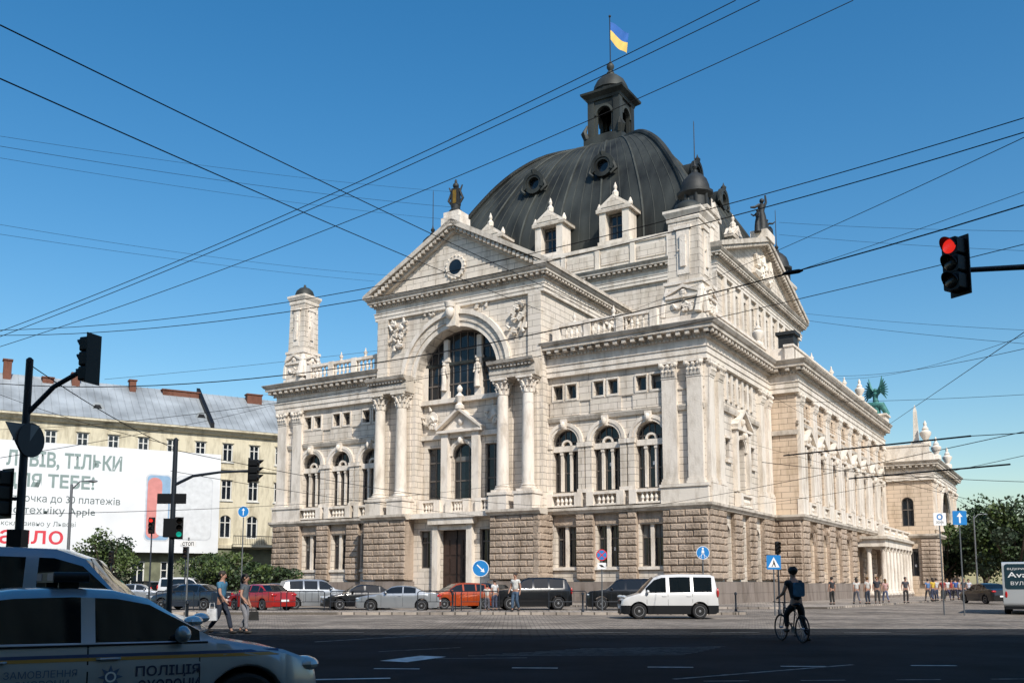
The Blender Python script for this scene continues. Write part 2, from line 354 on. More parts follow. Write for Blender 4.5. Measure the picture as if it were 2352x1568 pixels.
for sg in(1,-1):
    for c in WC:
        c*=sg
        window(FRONT,c,1.9,2.9,6.1,0,-.5,(-.25,.25),(5.1,))
        window(FRONT,c,WW,8.8,13.9,1,-.5,(-.34,-.1,.1,.34),(10.4,12.9))
        for d in(-.62,.62): window(FRONT,c+d,.85,16.35,17.5,0,-.4,(),())
    mb=MB()
    for c in WC:
        c*=sg
        mb.box(FRONT,c-.14,c+.14,-.44,-.15,2.9,6.1,TRIM)
        mb.box(FRONT,c-1.1,c+1.1,0,.2,2.65,2.88,TRIM)
        for d in(-1,1):
            mb.box(FRONT,c+d*.42-.10,c+d*.42+.10,-.44,-.15,8.9,12.2,TRIM)
            mb.box(FRONT,c+d*.42-.14,c+d*.42+.14,-.44,-.10,11.85,12.1,TRIM)
            mb.box(FRONT,c+d*1.5-.27,c+d*1.5+.27,0,.2,8.7,12.35,STONE)
            mb.box(FRONT,c+d*1.5-.35,c+d*1.5+.35,0,.3,12.35,12.72,TRIM)
            mb.box(FRONT,c+d*1.5-.33,c+d*1.5+.33,0,.28,8.7,9.0,TRIM)
        mb.box(FRONT,c-1.13,c+1.13,-.45,-.05,12.1,12.55,TRIM)
        mb.ring(FRONT,c,12.6,.32,.48,-.44,-.2,TRIM,n=12)
        arched_trim(mb,FRONT,c,WW,12.76,TRIM)
        balus(mb,FRONT,c-1.3,c+1.3,7.62,1.05,.12,.42,TRIM,None,.33)
        mb.box(FRONT,c-1.35,c+1.35,.0,.1,14.98,16.05,STONE)
        for d in(-.62,.62):
            mb.box(FRONT,c+d-.52,c+d+.52,.0,.14,16.18,16.34,TRIM); mb.box(FRONT,c+d-.52,c+d+.52,.0,.12,17.52,17.66,TRIM)
            mb.box(FRONT,c+d-.55,c+d-.43,.0,.1,16.34,17.52,TRIM);mb.box(FRONT,c+d+.43,c+d+.55,.0,.1,16.34,17.52,TRIM)
    a0,a1=(8.5,21.8) if sg>0 else (-21.8,-8.5)
    for m0 in((14.5,14.9,.28),(16.08,16.17,.1)): mb.mould(FRONT,a0,a1,[(-.1,m0[0]),(m0[2]*.6,m0[0]),(m0[2],m0[1]-.1),(m0[2],m0[1]),(-.1,m0[1]+.03)],CORN)
    part(mb,"window_surround")
    mb=MB()
    for x0,x1 in((11.15,12.7),(14.8,16.35)):
        x0,x1=sorted((sg*x0,sg*x1)); rustic(mb,FRONT,x0,x1,1.9,7.05,0,.42)
    x0,x1=sorted((sg*18.45,sg*22.05)); rustic(mb,FRONT,x0,x1,1.9,7.05,-.1,.5)
    for c in WC: mb.box(FRONT,sg*c-1.0,sg*c+1.0,.0,.08,6.2,6.95,RUST)
    x0,x1=sorted((sg*8.5,sg*22.2)); mb.box(FRONT,x0,x1,-.1,.62,0,1.75,PLINTH,.1); mb.box(FRONT,x0,x1,-.1,.7,0,.6,PLINTH,.05)
    part(mb,"rusticated_base")
    mb=MB()
    for p in(19.15,21.15): pilaster(mb,FRONT,sg*p,1.15,8.95,18.2,.38,TRIM)
    x0,x1=sorted((sg*18.4,sg*22.1)); mb.box(FRONT,x0,x1,-.1,.5,7.5,8.9,TRIM); mb.box(FRONT,x0-.06,x1+.06,-.1,.6,8.7,8.93,TRIM)
    part(mb,"pilaster")
    mb=MB(); k=(0,1) if sg>0 else (1,0)
    mb.mould(FRONT,*sorted((sg*8.5,sg*21.8)),[(-.1,7.05),(.45,7.05),(.5,7.15),(.65,7.3),(.65,7.5),(-.1,7.55)],CORN,*k)
    part(mb,"string_course")
    mb=MB(); entab(mb,FRONT,*sorted((sg*8.4,sg*21.8)),*k); part(mb,"cornice")
    mb=MB(); x0,x1=sorted((sg*9.3,sg*18.0)); balus(mb,FRONT,x0,x1,20.98,1.6,-.15,.2,TRIM,[sg*(9.4+2.85*i) for i in range(4)],.48); part(mb,"balustrade")
    # corner pylon
    pu=20.15 if sg>0 else -20.95; pv=2.0; q=1.03 if sg>0 else .80
    mb=MB(); pf=FR(pu,pv,1,0)
    mb.box(pf,-1.65*q,1.65*q,-1.65*q,1.65*q,20.95,21.8,TRIM); mb.box(pf,-1.45*q,1.45*q,-1.45*q,1.45*q,21.8,24.4,STONE)
    mb.box(pf,-1.55*q,1.55*q,-1.55*q,1.55*q,24.4,24.65,TRIM)
    mb.lathe(pu,pv,[(1.3*q*1.414,24.65),(1.2*q*1.414,29.5)],4,STONE,rot=math.pi/4)
    mb.lathe(pu,pv,[(1.28*q*1.414,29.5),(1.32*q*1.414,29.7),(1.28*q*1.414,29.8),(1.52*q*1.414,30.2),(1.52*q*1.414,30.4),(1.2*q*1.414,30.5)],4,TRIM,rot=math.pi/4)
    for f2 in(pf,FR(pu,pv,0,1)):
        mb.box(f2,-.5*q,.5*q,1.1*q,1.34*q,25.2,28.8,TRIM); mb.box(f2,-.65*q,.65*q,1.1*q,1.42*q,28.8,29.05,TRIM); mb.box(f2,-.22*q,.22*q,1.2*q,1.48*q,25.8,28.3,TRIM)
        relief(mb,f2,0,27.2,.6,2.2,1.42*q,TRIM,8,5); small_pediment(mb,FR(f2[0]+f2[3]*1.4*q,f2[1]-f2[2]*1.4*q,f2[2],f2[3]),0,1.4*q,23.3,.8,.2,TRIM)
        relief(mb,f2,0,22.8,1.6*q,1.2,1.5*q,TRIM,14,9)
        for sx in(-1,1): mb.pipe([mb.P(f2,sx*1.7*q,1.2*q,22),mb.P(f2,sx*1.6*q,1.3*q,23),mb.P(f2,sx*1.3*q,1.3*q,24.2)],[.33,.26,.2],TRIM)
    part(mb,"pylon")
    mb=MB(); mb.lathe(pu,pv,[(1.2*q,30.45),(1.2*q,30.7),(1.05*q,31.05),(.65*q,31.35),(.15,31.5),(.1,31.75)],16,ROOF); part(mb,"pylon_cap",smooth=40)
# --- right side of the front block
mb=MB()
for p in(.65,2.65,13.35,15.35): pilaster(mb,RIGHT,p,1.1,8.95,18.2,.36,TRIM)
mb.box(RIGHT,-.1,3.4,-.1,.5,7.5,8.9,TRIM); mb.box(RIGHT,12.6,16,-.1,.5,7.5,8.9,TRIM)
part(mb,"pilaster")
mb=MB(); rustic(mb,RIGHT,-.4,3.2,1.9,7.05,-.1,.45); rustic(mb,RIGHT,5.2,7.1,1.9,7.05,0,.4); rustic(mb,RIGHT,8.9,10.8,1.9,7.05,0,.4); rustic(mb,RIGHT,12.8,16,1.9,7.05,0,.45)
mb.box(RIGHT,-.6,16,-.1,.6,0,1.75,PLINTH,.1); part(mb,"rusticated_base")
mb=MB(); mb.mould(RIGHT,0,16,[(-.1,7.05),(.45,7.05),(.5,7.15),(.65,7.3),(.65,7.5),(-.1,7.55)],CORN,1,0); part(mb,"string_course")
mb=MB(); entab(mb,RIGHT,0,16,1,0); mb.box(RIGHT,3.0,16,-.6,0,20.98,22.3,TRIM); mb.box(RIGHT,3.0,16,-.7,.1,22.3,22.5,TRIM); part(mb,"cornice")
window(RIGHT,8,2.0,8.8,13.2,1,-.45,(0,),(10.4,12.2))
for c in(4.9,11.1): window(RIGHT,c,.8,11.2,12.8,0,-.4,())
for c in(5.4,6.6,8,9.4,10.6): window(RIGHT,c,.8,16.35,17.5,0,-.4,())
window(RIGHT,8,1.5,2.9,6.1,0,-.45,(0,),(5,))
mb=MB(); arched_trim(mb,RIGHT,8,2.,12.2,TRIM,.35); small_pediment(mb,RIGHT,8,2.0,13.75,1.6,.5,TRIM)
for d in(-1.55,1.55): mb.box(RIGHT,8+d-.25,8+d+.25,0,.35,8.8,13.7,TRIM)
balus(mb,RIGHT,6.5,9.5,7.6,1.05,.1,.5,TRIM,None,.33)
for c in(4.9,11.1): mb.box(RIGHT,c-.6,c+.6,0,.2,10.95,11.18,TRIM); mb.box(RIGHT,c-.55,c+.55,0,.18,12.85,13.05,TRIM)
mb.mould(RIGHT,3,13,[(-.1,14.9),(.2,14.9),(.25,15.1),(.25,15.3),(-.1,15.35)],CORN)
for c in(4.8,6.0,7.3,8.7,10.0,11.2): mb.box(RIGHT,c-.22,c+.22,0,.16,15.9,18.1,TRIM)
part(mb,"window_surround")
for c in(SC[0],SC[2]):
    mb=MB(); mb.box(RIGHT,c-.85,c+.85,-.5,-.4,.9,5.25,WOOD); mb.ring(RIGHT,c,5.25,.0,.85,-.5,-.42,WOOD,n=12); mb.box(RIGHT,c-.03,c+.03,-.4,-.36,.9,5.2,BLACK); part(mb,"side_door")
# --- portico
PF=FR(0,-1.0,1,0)
mb=MB()
wall(mb,PF,-8.6,8.6,[(7.3,26.4,[(0,8.6,7.3,23.6,1)])],1.2,STONE)
wall(mb,PF,-8.6,8.6,[(0,7.3,[(-3.1,1.15,2.9,6.1,0),(0,2.9,.5,6.3,0),(3.1,1.15,2.9,6.1,0)])],.5,STONE)
for sx in(-1,1):
    mb.add([(sx*8.6,-1,0),(sx*8.6,0.1,0),(sx*8.6,.1,20.9),(sx*8.6,-1,20.9)],[(0,1,2,3)],STONE)
    mb.add([(sx*8.6,-1,20.8),(sx*8.6,15,20.8),(sx*8.6,15,26.6),(sx*8.6,-1,26.6)],[(0,1,2,3)],STONE)
IF=FR(0,.15,1,0)
wall(mb,IF,-4.5,4.5,[(7.2,14.2,[(-3.05,1.5,8.9,13.4,0),(0,2.1,8.8,13.6,1),(3.05,1.5,8.9,13.4,0)]),(14.2,17.4,[])],.5,STONE)
part(mb,"portico_wall")
mb=MB(); mb.prism(FR(0,-.5,1,0),[(-8.9,27.2),(8.9,27.2),(0,32.4)],-15.7,-.05,ROOF); part(mb,"portico_roof")
for d in(-3.05,3.05): window(IF,d,1.5,8.9,13.4,0,-.35,(0,),(10.5,12.1))
window(IF,0,2.1,8.8,13.6,1,-.35,(-.22,.22),(10.4,12.1))
for d in(-3.1,3.1): window(PF,d,1.15,2.9,6.1,0,-.4,(0,),(5.1,))
window(IF,0,8.5,17.6,23.55,1,-.1,(-.4,-.32,-.13,-.045,.045,.13,.32,.4),(18.9,20.6,21.9),.1,FRAME)
mb=MB()
for d in(-1.75,1.75):
    mb.box(IF,d-.24,d+.24,-.2,.2,17.4,22.9,TRIM); mb.box(IF,d-.34,d+.34,-.2,.3,20.9,21.1,TRIM); mb.box(IF,d-.34,d+.34,-.2,.35,17.6,18.3,TRIM)
mb.box(IF,-4.3,4.3,-.2,.45,17.2,17.6,TRIM); mb.box(IF,-4.3,4.3,-.2,.3,14.1,14.5,TRIM)
for d in(-4.05,4.05): mb.box(IF,d-.28,d+.28,0,.2,17.6,20.6,TRIM)
small_pediment(mb,IF,0,2.3,14.5,1.9,.8,TRIM)
for d in(-1.6,1.6): mb.box(IF,d-.35,d+.35,0,.55,7.6,14.5,TRIM)
arched_trim(mb,IF,0,2.1,12.55,TRIM,.35)
for d in(-3.3,3.3):
    mb.lathe(d,.15-.12,[(.75,-.1),(.75,.0),(.6,.05),(.5,-.02),(.35,-.14),(.05,-.2)],16,TRIM,'y',cz=15.9); relief(mb,IF,d,15.9,1.5,1.8,.25,TRIM,16,int(d*3))
for d in(-3.05,0,3.05): balus(mb,IF,d-.9,d+.9,7.6,1.1,.5,.8,TRIM,None,.3)
mb.ring(PF,0,19.3,4.3,4.75,-.2,.12,TRIM,n=32); mb.ring(PF,0,19.3,4.75,5.35,-.2,.22,STONE,n=32); mb.ring(PF,0,19.3,5.35,5.75,-.2,.42,TRIM,n=32)
mb.box(PF,-.45,.45,0,.8,23.5,25.3,TRIM,0,-.1); mb.ball((0,-2.,24.7),(.42,.35,.6),TRIM); mb.lathe(0,-1.95,[(.42,25.1),(.5,25.5),(.3,25.6)],10,TRIM)
for sx in(-1,1):
    relief(mb,PF,sx*6.3,23.4,1.6,3.0,.22,TRIM,26,3+sx); mb.box(PF,sx*7.95-.6,sx*7.95+.6,0,.25,19.7,25.3,STONE)
relief(mb,PF,-2.6,25.1,1.6,.5,.05,TRIM,8,2); relief(mb,PF,2.6,25.1,1.6,.5,.05,TRIM,8,4)
part(mb,"portico_ornament",smooth=40)
for d in(-1.75,1.75):
    mb=MB(); figure(mb,d,-.3,18.3,2.5,TRIM,0 if d<0 else 3.14,((.14,.1,.5),(-.14,.1,.5)),.75); part(mb,"caryatid")
mb=MB(); mb.lathe(0,-.4,[(.42,16.5),(.42,16.8),(.2,17.0),(.25,17.2),(.42,17.6),(.16,17.85),(.13,17.95),(.23,18.1),(.25,18.35),(.08,18.6)],12,TRIM); part(mb,"bust",smooth=40)
for sx in(-1,1):
    for c in(5.25,7.65): column(PF,sx*c,.75,8.9,18.2,.52)
    mb=MB()
    for c in(5.25,7.65):
        mb.box(PF,sx*c-.85,sx*c+.85,-.1,1.6,7.5,8.7,TRIM); mb.box(PF,sx*c-.93,sx*c+.93,-.1,1.68,8.66,8.88,TRIM); pilaster(mb,PF,sx*c,1.0,8.9,18.2,.12,STONE)
    x0,x1=sorted((sx*4.45,sx*8.5))
    mb.mould(PF,x0,x1,[(-.1,18.2),(1.35,18.2),(1.35,18.5),(1.42,18.55),(1.42,18.9),(1.35,18.95),(1.35,19.15),(1.75,19.35),(1.85,19.6),(-.1,19.7)],CORN,.1,.1)
    for i in range(12): mb.box(PF,x0+i*(x1-x0)/12,x0+i*(x1-x0)/12+.18,1.3,1.6,19.05,19.22,CORN)
    part(mb,"portico_entablature")
    mb=MB(); x0,x1=sorted((sx*4.3,sx*8.95)); rustic(mb,FR(0,-1,1,0),x0,x1,1.9,7.05,-.1,1.3)
    if sx>0: rustic(mb,FR(8.6,-2.3,0,1),0,2.2,1.9,7.05,-.2,.4)
    mb.box(PF,x0-.1,x1+.1,-.1,1.5,0,1.8,PLINTH,.08)
    mb.mould(PF,x0,x1,[(-.1,7.05),(1.35,7.05),(1.4,7.15),(1.6,7.3),(1.6,7.5),(-.1,7.55)],CORN,.12,.12)
    part(mb,"rusticated_base")
mb=MB(); mb.box(PF,-4.3,4.3,-.6,.9,7.1,7.5,TRIM)
for d in(-1.75,1.75): mb.box(PF,d-.28,d+.28,0,.45,.5,6.7,TRIM)
mb.box(PF,-2.3,2.3,0,.75,6.55,7.1,TRIM); mb.box(PF,-1.5,1.5,-.3,.3,6.1,6.5,TRIM); part(mb,"door_surround")
mb=MB(); mb.box(PF,-1.45,1.45,-.5,-.4,.5,6.1,WOOD)
for x in(-1.05,-.35,.35,1.05):
    for z in(.8,2.4,4.0): mb.box(PF,x-.26,x+.26,-.4,-.34,z,z+1.3,WOOD)
mb.box(PF,-.03,.03,-.4,-.33,.5,6.1,BLACK); part(mb,"entrance_door")
mb=MB()
for i in range(4): mb.box(PF,-4-.35*(3-i)*.3,4+.35*(3-i)*.3,-.3,1.9-.4*i,i*.14,(i+1)*.14,PLINTH)
part(mb,"entrance_steps")
mb=MB(); entab(mb,PF,-8.6,8.6,1,1,25.3,.72)
entab(mb,FR(8.6,-1,0,1),0,16,1,0,25.3,.72); entab(mb,FR(-8.6,15,0,-1),0,16,0,1,25.3,.72,mod=False)
for sx in(-1,1):
    mb.prism(PF,[(sx*8.3,27.25),(0,32.05),(0,32.55),(sx*8.8,27.4)],-.3,.45,CORN)
    mb.prism(PF,[(sx*9.7,27.3),(0,32.55),(0,33.05),(sx*9.75,27.65)],-.3,1.0,CORN)
    n=22
    for i in range(n):
        t=(i+.5)/n; x=9.0*(1-t); z=27.1+5.25*t
        mb.prism(PF,[(sx*x-.15,z-.05),(sx*x+.15,z-.05),(sx*x+.15,z+.32),(sx*x-.15,z+.32)],.42,.85,CORN)
    mb.prism(FR(sx*9.2,-2,0,1),[(0,27.3),(17,27.3),(17,27.6),(0,27.6)],-.6*1,.5,CORN)
mb.prism(PF,[(-8.4,27.25),(8.4,27.25),(0,32.1)],-.35,.08,STONE)
mb.ring(PF,0,28.9,.68,1.0,.05,.22,TRIM,0,2*math.pi,24)
for i in range(16): t=i*math.pi/8; mb.ball((1.0*math.cos(t),-1.2,28.9+1.0*math.sin(t)),.11,TRIM,6,4)
part(mb,"pediment")
mb=MB(); mb.lathe(0,-1.14,[(.68,-.05),(.68,.04)],20,GLASS,'y',cz=28.9); part(mb,"round_window")
mb=MB()
for i in range(2): mb.box(FR(0,-1.2,1,0),-1.0+.2*i,1.0-.2*i,-.8,.8-.1*i,32.4+.8*i,33.2+.5*i,TRIM)
part(mb,"statue_pedestal")
mb=MB(); mb.lathe(0,-1.2,[(.55,33.7),(.6,33.9),(.4,34.1),(.42,34.4),(.3,34.5)],12,BRONZE)
mb.box(FR(0,-1.2,1,0),-.42,.42,-.2,.2,34.4,36.0,BRONZE,0,.08); mb.box(FR(0,-1.2,1,0),-.17,.17,.2,.23,34.6,35.8,GOLD)
for sx in(-1,1): mb.pipe([(sx*.3,-1.2,34.4),(sx*.75,-1.2,35.),(sx*.45,-1.2,35.7),(sx*.7,-1.2,36.2)],[.1,.12,.1,.06],BRONZE)
mb.ball((0,-1.2,36.25),.28,BRONZE); mb.ball((0,-1.2,36.6),(.12,.12,.25),BRONZE); part(mb,"roof_ornament",smooth=40)
# --- main block under the dome
MR=FR(17.7,15,0,1); MF=FR(0,15,1,0)
mb=MB(); wall(mb,MF,-17.7,17.7,[(20.8,32,[])],.3,STONE)
wall(mb,MR,0,29,[(20.8,25.9,[]),(25.9,30,[(3.4+2.47*i,1.1,26.3,29.3,0) for i in range(10)]),(30,32,[])],.5,STONE)
mb.add([(-17.7,15,20.8),(-17.7,44,20.8),(-17.7,44,32),(-17.7,15,32)],[(0,1,2,3)],STONE); mb.add([(-17.7,44,0),(17.7,44,0),(17.7,44,32),(-17.7,44,32)],[(0,1,2,3)],STONE)
for sx in(-1,1):
    mb.box(MF,sx*17.0-.9,sx*17.0+.9,0,.3,20.9,30.0,STONE)
part(mb,"upper_wall")
for i in range(10): window(MR,3.4+2.47*i,1.1,26.3,29.3,0,-.35,(0,),(28.3,))
mb=MB()
for i in range(11): mb.box(MR,3.4+2.47*(i-.5)-.35,3.4+2.47*(i-.5)+.35,0,.25,25.8,30,TRIM)
mb.mould(MR,0,29,[(-.1,25.4),(.3,25.4),(.35,25.7),(-.1,25.8)],CORN); mb.mould(MR,0,29,[(-.1,22.2),(.3,22.2),(.35,22.5),(-.1,22.6)],CORN)
part(mb,"window_surround")
mb=MB(); entab(mb,MF,-17.7,17.7,1,1,30,.74); entab(mb,MR,0,29,1,1,30,.74); part(mb,"cornice")
mb=MB(); mb.box(MF,-17.4,17.4,-.9,-.1,32.05,34.4,TRIM); mb.box(MF,-17.5,17.5,-1.,.05,34.4,34.75,TRIM)
for i in range(9):
    x=-15.2+3.8*i
    mb.box(MF,x-1.5,x+1.5,-.1,-.02,32.7,33.9,STONE); mb.box(MF,x+1.65,x+2.15,-.1,.06,32.1,34.4,TRIM)
part(mb,"parapet")
mb=MB(); mb.box(F0,-17.3,17.3,-43.5,-15.5,31.6,32.02,ROOF)
mb.prism(FR(17.2,15,0,1),[(0.6,32),(28.4,32),(14.5,37.2)],-34.4,-.1,ROOF); part(mb,"cross_roof")
mb=MB()
for sx in(-1,1):
    c=14.5
    mb.prism(MR,[(c+sx*14.2,32.05),(c,36.9),(c,37.35),(c+sx*14.6,32.2)],-.3,.45,CORN)
    mb.prism(MR,[(c+sx*15.4,32.1),(c,37.35),(c,37.85),(c+sx*15.5,32.5)],-.3,1.05,CORN)
    for i in range(30):
        t=(i+.5)/30; x=c+sx*14.6*(1-t); z=32.0+5.0*t; mb.prism(MR,[(x-.18,z),(x+.18,z),(x+.18,z+.35),(x-.18,z+.35)],.42,.9,CORN)
mb.prism(MR,[(.4,32.05),(28.6,32.05),(14.5,36.95)],-.45,.1,STONE); relief(mb,MR,14.5,33.8,5,1.8,.2,TRIM,30,8); part(mb,"side_pediment")
mb=MB(); mb.box(FR(18,29.5,0,1),-1.4,1.4,-.9,.9,37.4,38.3,TRIM)
figure(mb,18,29.5,38.3,3.9,BRONZE,1.2,((.3,.1,1.2),(-.35,.1,.7))); figure(mb,18,31.2,38.,2.5,BRONZE,.4); figure(mb,18,27.9,38.,2.5,BRONZE,2.4)
mb.pipe([(18,30.5,38.2),(18,32,39.6),(18,33.2,39.2)],[.35,.4,.15],BRONZE); part(mb,"roof_sculpture",smooth=50)
# --- dome
DC=(0,30.7); DU,DV=1.04,.95
prof=[(34.6,14.0),(36.5,14.0),(38.5,13.8),(40.5,13.2),(42.5,12.3),(44.5,11.2),(46.5,10.0),(48.3,8.7),(49.8,7.3),(50.9,6.0),(51.7,4.7),(52.2,3.0)]
def A(z): return float(np.interp(z,[p[0] for p in prof],[p[1] for p in prof]))
zz=np.linspace(34.6,52.2,34); aa=np.array([A(z) for z in zz])
for _ in range(2): aa[1:-1]=(aa[:-2]+2*aa[1:-1]+aa[2:])/4
mb=MB(); n=16
rot=[(1,0,0,1),(0,-1,1,0),(-1,0,0,-1),(0,1,-1,0)]
def DP(k,t,a,z,off=0.):
    c=rot[k]; x,y=t*a,-(a+off); return (DC[0]+DU*(c[0]*x+c[1]*y),DC[1]+DV*(c[2]*x+c[3]*y),z)
for k in range(4):
    vs=[DP(k,-1+2*i/n,a,z) for z,a in zip(zz,aa) for i in range(n+1)]
    mb.add(vs,[(j*(n+1)+i,j*(n+1)+i+1,(j+1)*(n+1)+i+1,(j+1)*(n+1)+i) for j in range(len(zz)-1) for i in range(n)],ROOF)
part(mb,"dome",smooth=30)
mb=MB()
for k in(0,1,3):
    for i in range(1,24):
        t=-1+2*i/24; big=(i%4==0)
        mb.pipe([DP(k,t,a,z,.02) for z,a in zip(zz,aa)],.13 if big else .035,ROOFRIB,5)
    mb.pipe([DP(k,1,a,z) for z,a in zip(zz,aa)],.34,ROOF,8)
mb.pipe([DP(0,-1,a,z) for z,a in zip(zz,aa)],.34,ROOF,8)
part(mb,"dome_ribs",smooth=40)
mb=MB(); mb.box(FR(0,29.9,1,0),-14.8,14.8,-14.5,14.4,32,34.4,TRIM); mb.box(FR(0,29.9,1,0),-15.,15.,-14.7,14.6,34.35,34.7,TRIM); part(mb,"dome_drum")
for k in(0,1):
    c=rot[k]
    for u in(-7.4,0,7.4):
        ox,oy=0+c[1]*-14.9,29.9+c[3]*-14.3
        f=FR(ox,oy,c[0],c[2]); mb=MB()
        for d in(-1,1): mb.box(f,u+d*1.25-.35,u+d*1.25+.35,-1.6,.25,34.7,38.2,TRIM)
        mb.box(f,u-1.75,u+1.75,-1.6,.35,34.7,35.2,TRIM); mb.box(f,u-1.9,u+1.9,-2.6,.4,38.2,38.5,CORN); mb.box(f,u-1.3,u+1.3,-2.8,-.9,35.,38.4,STONE)
        mb.prism(f,[(u-1.95,38.5),(u+1.95,38.5),(u,39.9)],-3.6,.4,TRIM); mb.prism(f,[(u-1.3,38.65),(u+1.3,38.65),(u,39.6)],.4,.46,STONE)
        x,y,_=mb.P(f,u,-.2,0); mb.lathe(x,y,[(.3,39.8),(.35,40.2),(.12,40.5),(.2,40.8),(.03,41.3)],8,TRIM)
        for d in(-1,1):
            x,y,_=mb.P(f,u+d*1.7,0,0); mb.lathe(x,y,[(.2,38.5),(.25,38.8),(.05,39.3)],8,TRIM)
        part(mb,"dormer"); window(f,u,1.7,35.25,38.,0,-.55,(0,),(36.9,),.1)
    for u in(-4.2,4.2):
        a=A(45.2); f=FR(DC[0]+c[1]*-a*DU,DC[1]+c[3]*-a*DV,c[0],c[2]); mb=MB()
        mb.ring(f,u,45.3,.7,1.15,-1.5,1.0,ROOF,0,2*math.pi,20); mb.ring(f,u,45.3,.95,1.35,.6,1.1,ROOF,-.5,math.pi+.5,20)
        mb.prism(f,[(u+.72*math.cos(i*math.pi/8),45.3+.72*math.sin(i*math.pi/8)) for i in range(16)],.3,.5,GLASS)
        x,y,_=mb.P(f,u,.9,0); mb.lathe(x,y,[(.25,46.4),(.35,46.8),(.1,47.1),(.02,47.4)],8,ROOF)
        for d in(-1,1): mb.pipe([mb.P(f,u+d*1.2,.9,45.5),mb.P(f,u+d*1.5,.9,44.7),mb.P(f,u+d*1.0,1.1,44.2)],[.2,.26,.15],ROOF)
        part(mb,"lucarne",smooth=40)
for tx,ty in((15.3,16.9),(15.8,42.7),(-15.8,16.7),(-15.8,42.7)):
    mb=MB(); mb.lathe(tx,ty,[(1.6*1.41,32),(1.6*1.41,36.2),(1.8*1.41,36.4),(1.8*1.41,36.7)],4,STONE,rot=math.pi/4)
    mb.lathe(tx,ty,[(1.35,36.7),(1.3,38.1),(1.75,38.5),(1.75,38.75),(1.45,38.85),(1.4,39.3),(1.15,40.0),(.7,40.5),(.3,40.8),(.3,41.0),(.13,41.1),(.26,41.4),(.08,41.7),(.05,42.),(.035,45.9),(.01,46.1)],12,BRONZE)
    for i in range(8):
        t=i*math.pi/4+.39; mb.pipe([(tx+1.35*math.cos(t),ty+1.35*math.sin(t),36.7),(tx+1.35*math.cos(t),ty+1.35*math.sin(t),38.3)],.15,BRONZE)
    part(mb,"turret",smooth=40)
# --- lantern, flag
LB=MB(); LV=30.7; f=FR(0,LV,1,0)
LB.box(f,-2.9,2.9,-2.9,2.9,51.8,52.5,ROOF); LB.box(f,-2.45,2.45,-2.45,2.45,52.5,53.6,ROOF)
for sx in(-1,1):
    for sy in(-1,1): LB.box(f,sx*1.65-.42,sx*1.65+.42,sy*1.65-.42,sy*1.65+.42,53.6,58.2,ROOF)
for f2 in(f,FR(0,LV,0,1),FR(0,LV,-1,0),FR(0,LV,0,-1)):
    wall(LB,f2,-1.9,1.9,[(53.5,58.3,[(0,1.9,54,57.3,1)])],.4,ROOF,1.92); LB.ring(f2,0,56.35,.95,1.2,1.88,2.08,ROOFRIB,n=12)
    for d in(-2.25,2.25): LB.pipe([LB.P(f2,d,2.1,53.6),LB.P(f2,d*1.15,2.25,54.3),LB.P(f2,d*.95,2.1,55.3)],[.35,.3,.1],ROOF)
LB.lathe(0,LV,[(2.12*1.414,58.2),(2.2*1.414,58.5),(2.7*1.414,58.9),(2.75*1.414,59.15),(2.2*1.414,59.3)],4,ROOF,rot=math.pi/4)
LB.lathe(0,LV,[(2.0,59.3),(2.0,59.8),(2.15,59.9),(2.05,60.4),(1.65,61.2),(1.0,61.8),(.5,62.0),(.45,62.4),(.2,62.6),(.45,63.0),(.45,63.3),(.12,63.8)],16,ROOF)
LB.pipe([(0,LV,63.5),(0,LV,69.6)],.07,DARKM); LB.ball((0,LV,69.65),.16,BRONZE,8,6)
part(LB,"lantern",smooth=35)
mb=MB(); NU,NV=12,8; c31=(.851,.525)
for half,mm in((0,FLAGB),(1,FLAGY)):
    vs=[]
    for j in range(NV//2+1):
        for i in range(NU+1):
            u=i/NU; v=(j+half*NV/2)/NV
            x=u*2.3*(1-.15*v); dz=-v*(2.3+.5*u)-u*1.4+.2*math.sin(u*7+v*2); y=.25*math.sin(u*8+v*2.5)*u
            vs.append((c31[0]*x-c31[1]*y,LV+c31[1]*x+c31[0]*y,68.9+dz))
    mb.add(vs,[(j*(NU+1)+i,j*(NU+1)+i+1,(j+1)*(NU+1)+i+1,(j+1)*(NU+1)+i) for j in range(NV//2) for i in range(NU)],mm)
o=part(mb,"flag",smooth=60); o["label"]="blue and yellow flag drooping from the lantern mast"
# --- side wings and rear block
SW=FR(24.3,16,0,1); SFr=FR(0,16,1,0)
wc=[3.2+4.85*i for i in range(8)]
mb=MB(); wall(mb,SW,0,40,[(0,7.1,[(c,1.6,2.7,6.1,1) for c in wc]),(7.1,14.6,[(c,1.9,8.8,13.2,1) for c in wc]),(14.6,18.2,[(c+d,.7,16.3,17.5,0) for c in wc for d in(-.6,.6)]),(18.2,20.9,[])],.55,TAN)
wall(mb,SFr,21.8,24.3,[(0,20.9,[])],.3,TAN)
mb.box(F0,21.5,24.2,-56,-16.1,20.6,20.85,ROOF)
mb.box(F0,-24.3,-21.5,-56,-16,0,20.9,TAN); mb.box(F0,-24.2,24.2,-56,-44.02,18,20.88,ROOF)
mb.add([(-24.3,56,0),(24.3,56,0),(24.3,56,20.9),(-24.3,56,20.9)],[(0,1,2,3)],TAN)
part(mb,"side_wing_wall")
for c in wc:
    window(SW,c,1.6,2.7,6.1,1,-.4,(0,),(5.2,)); window(SW,c,1.9,8.8,13.2,1,-.4,(0,),(10.6,12.2))
    for d in(-.6,.6): window(SW,c+d,.7,16.3,17.5,0,-.35,())
mb=MB()
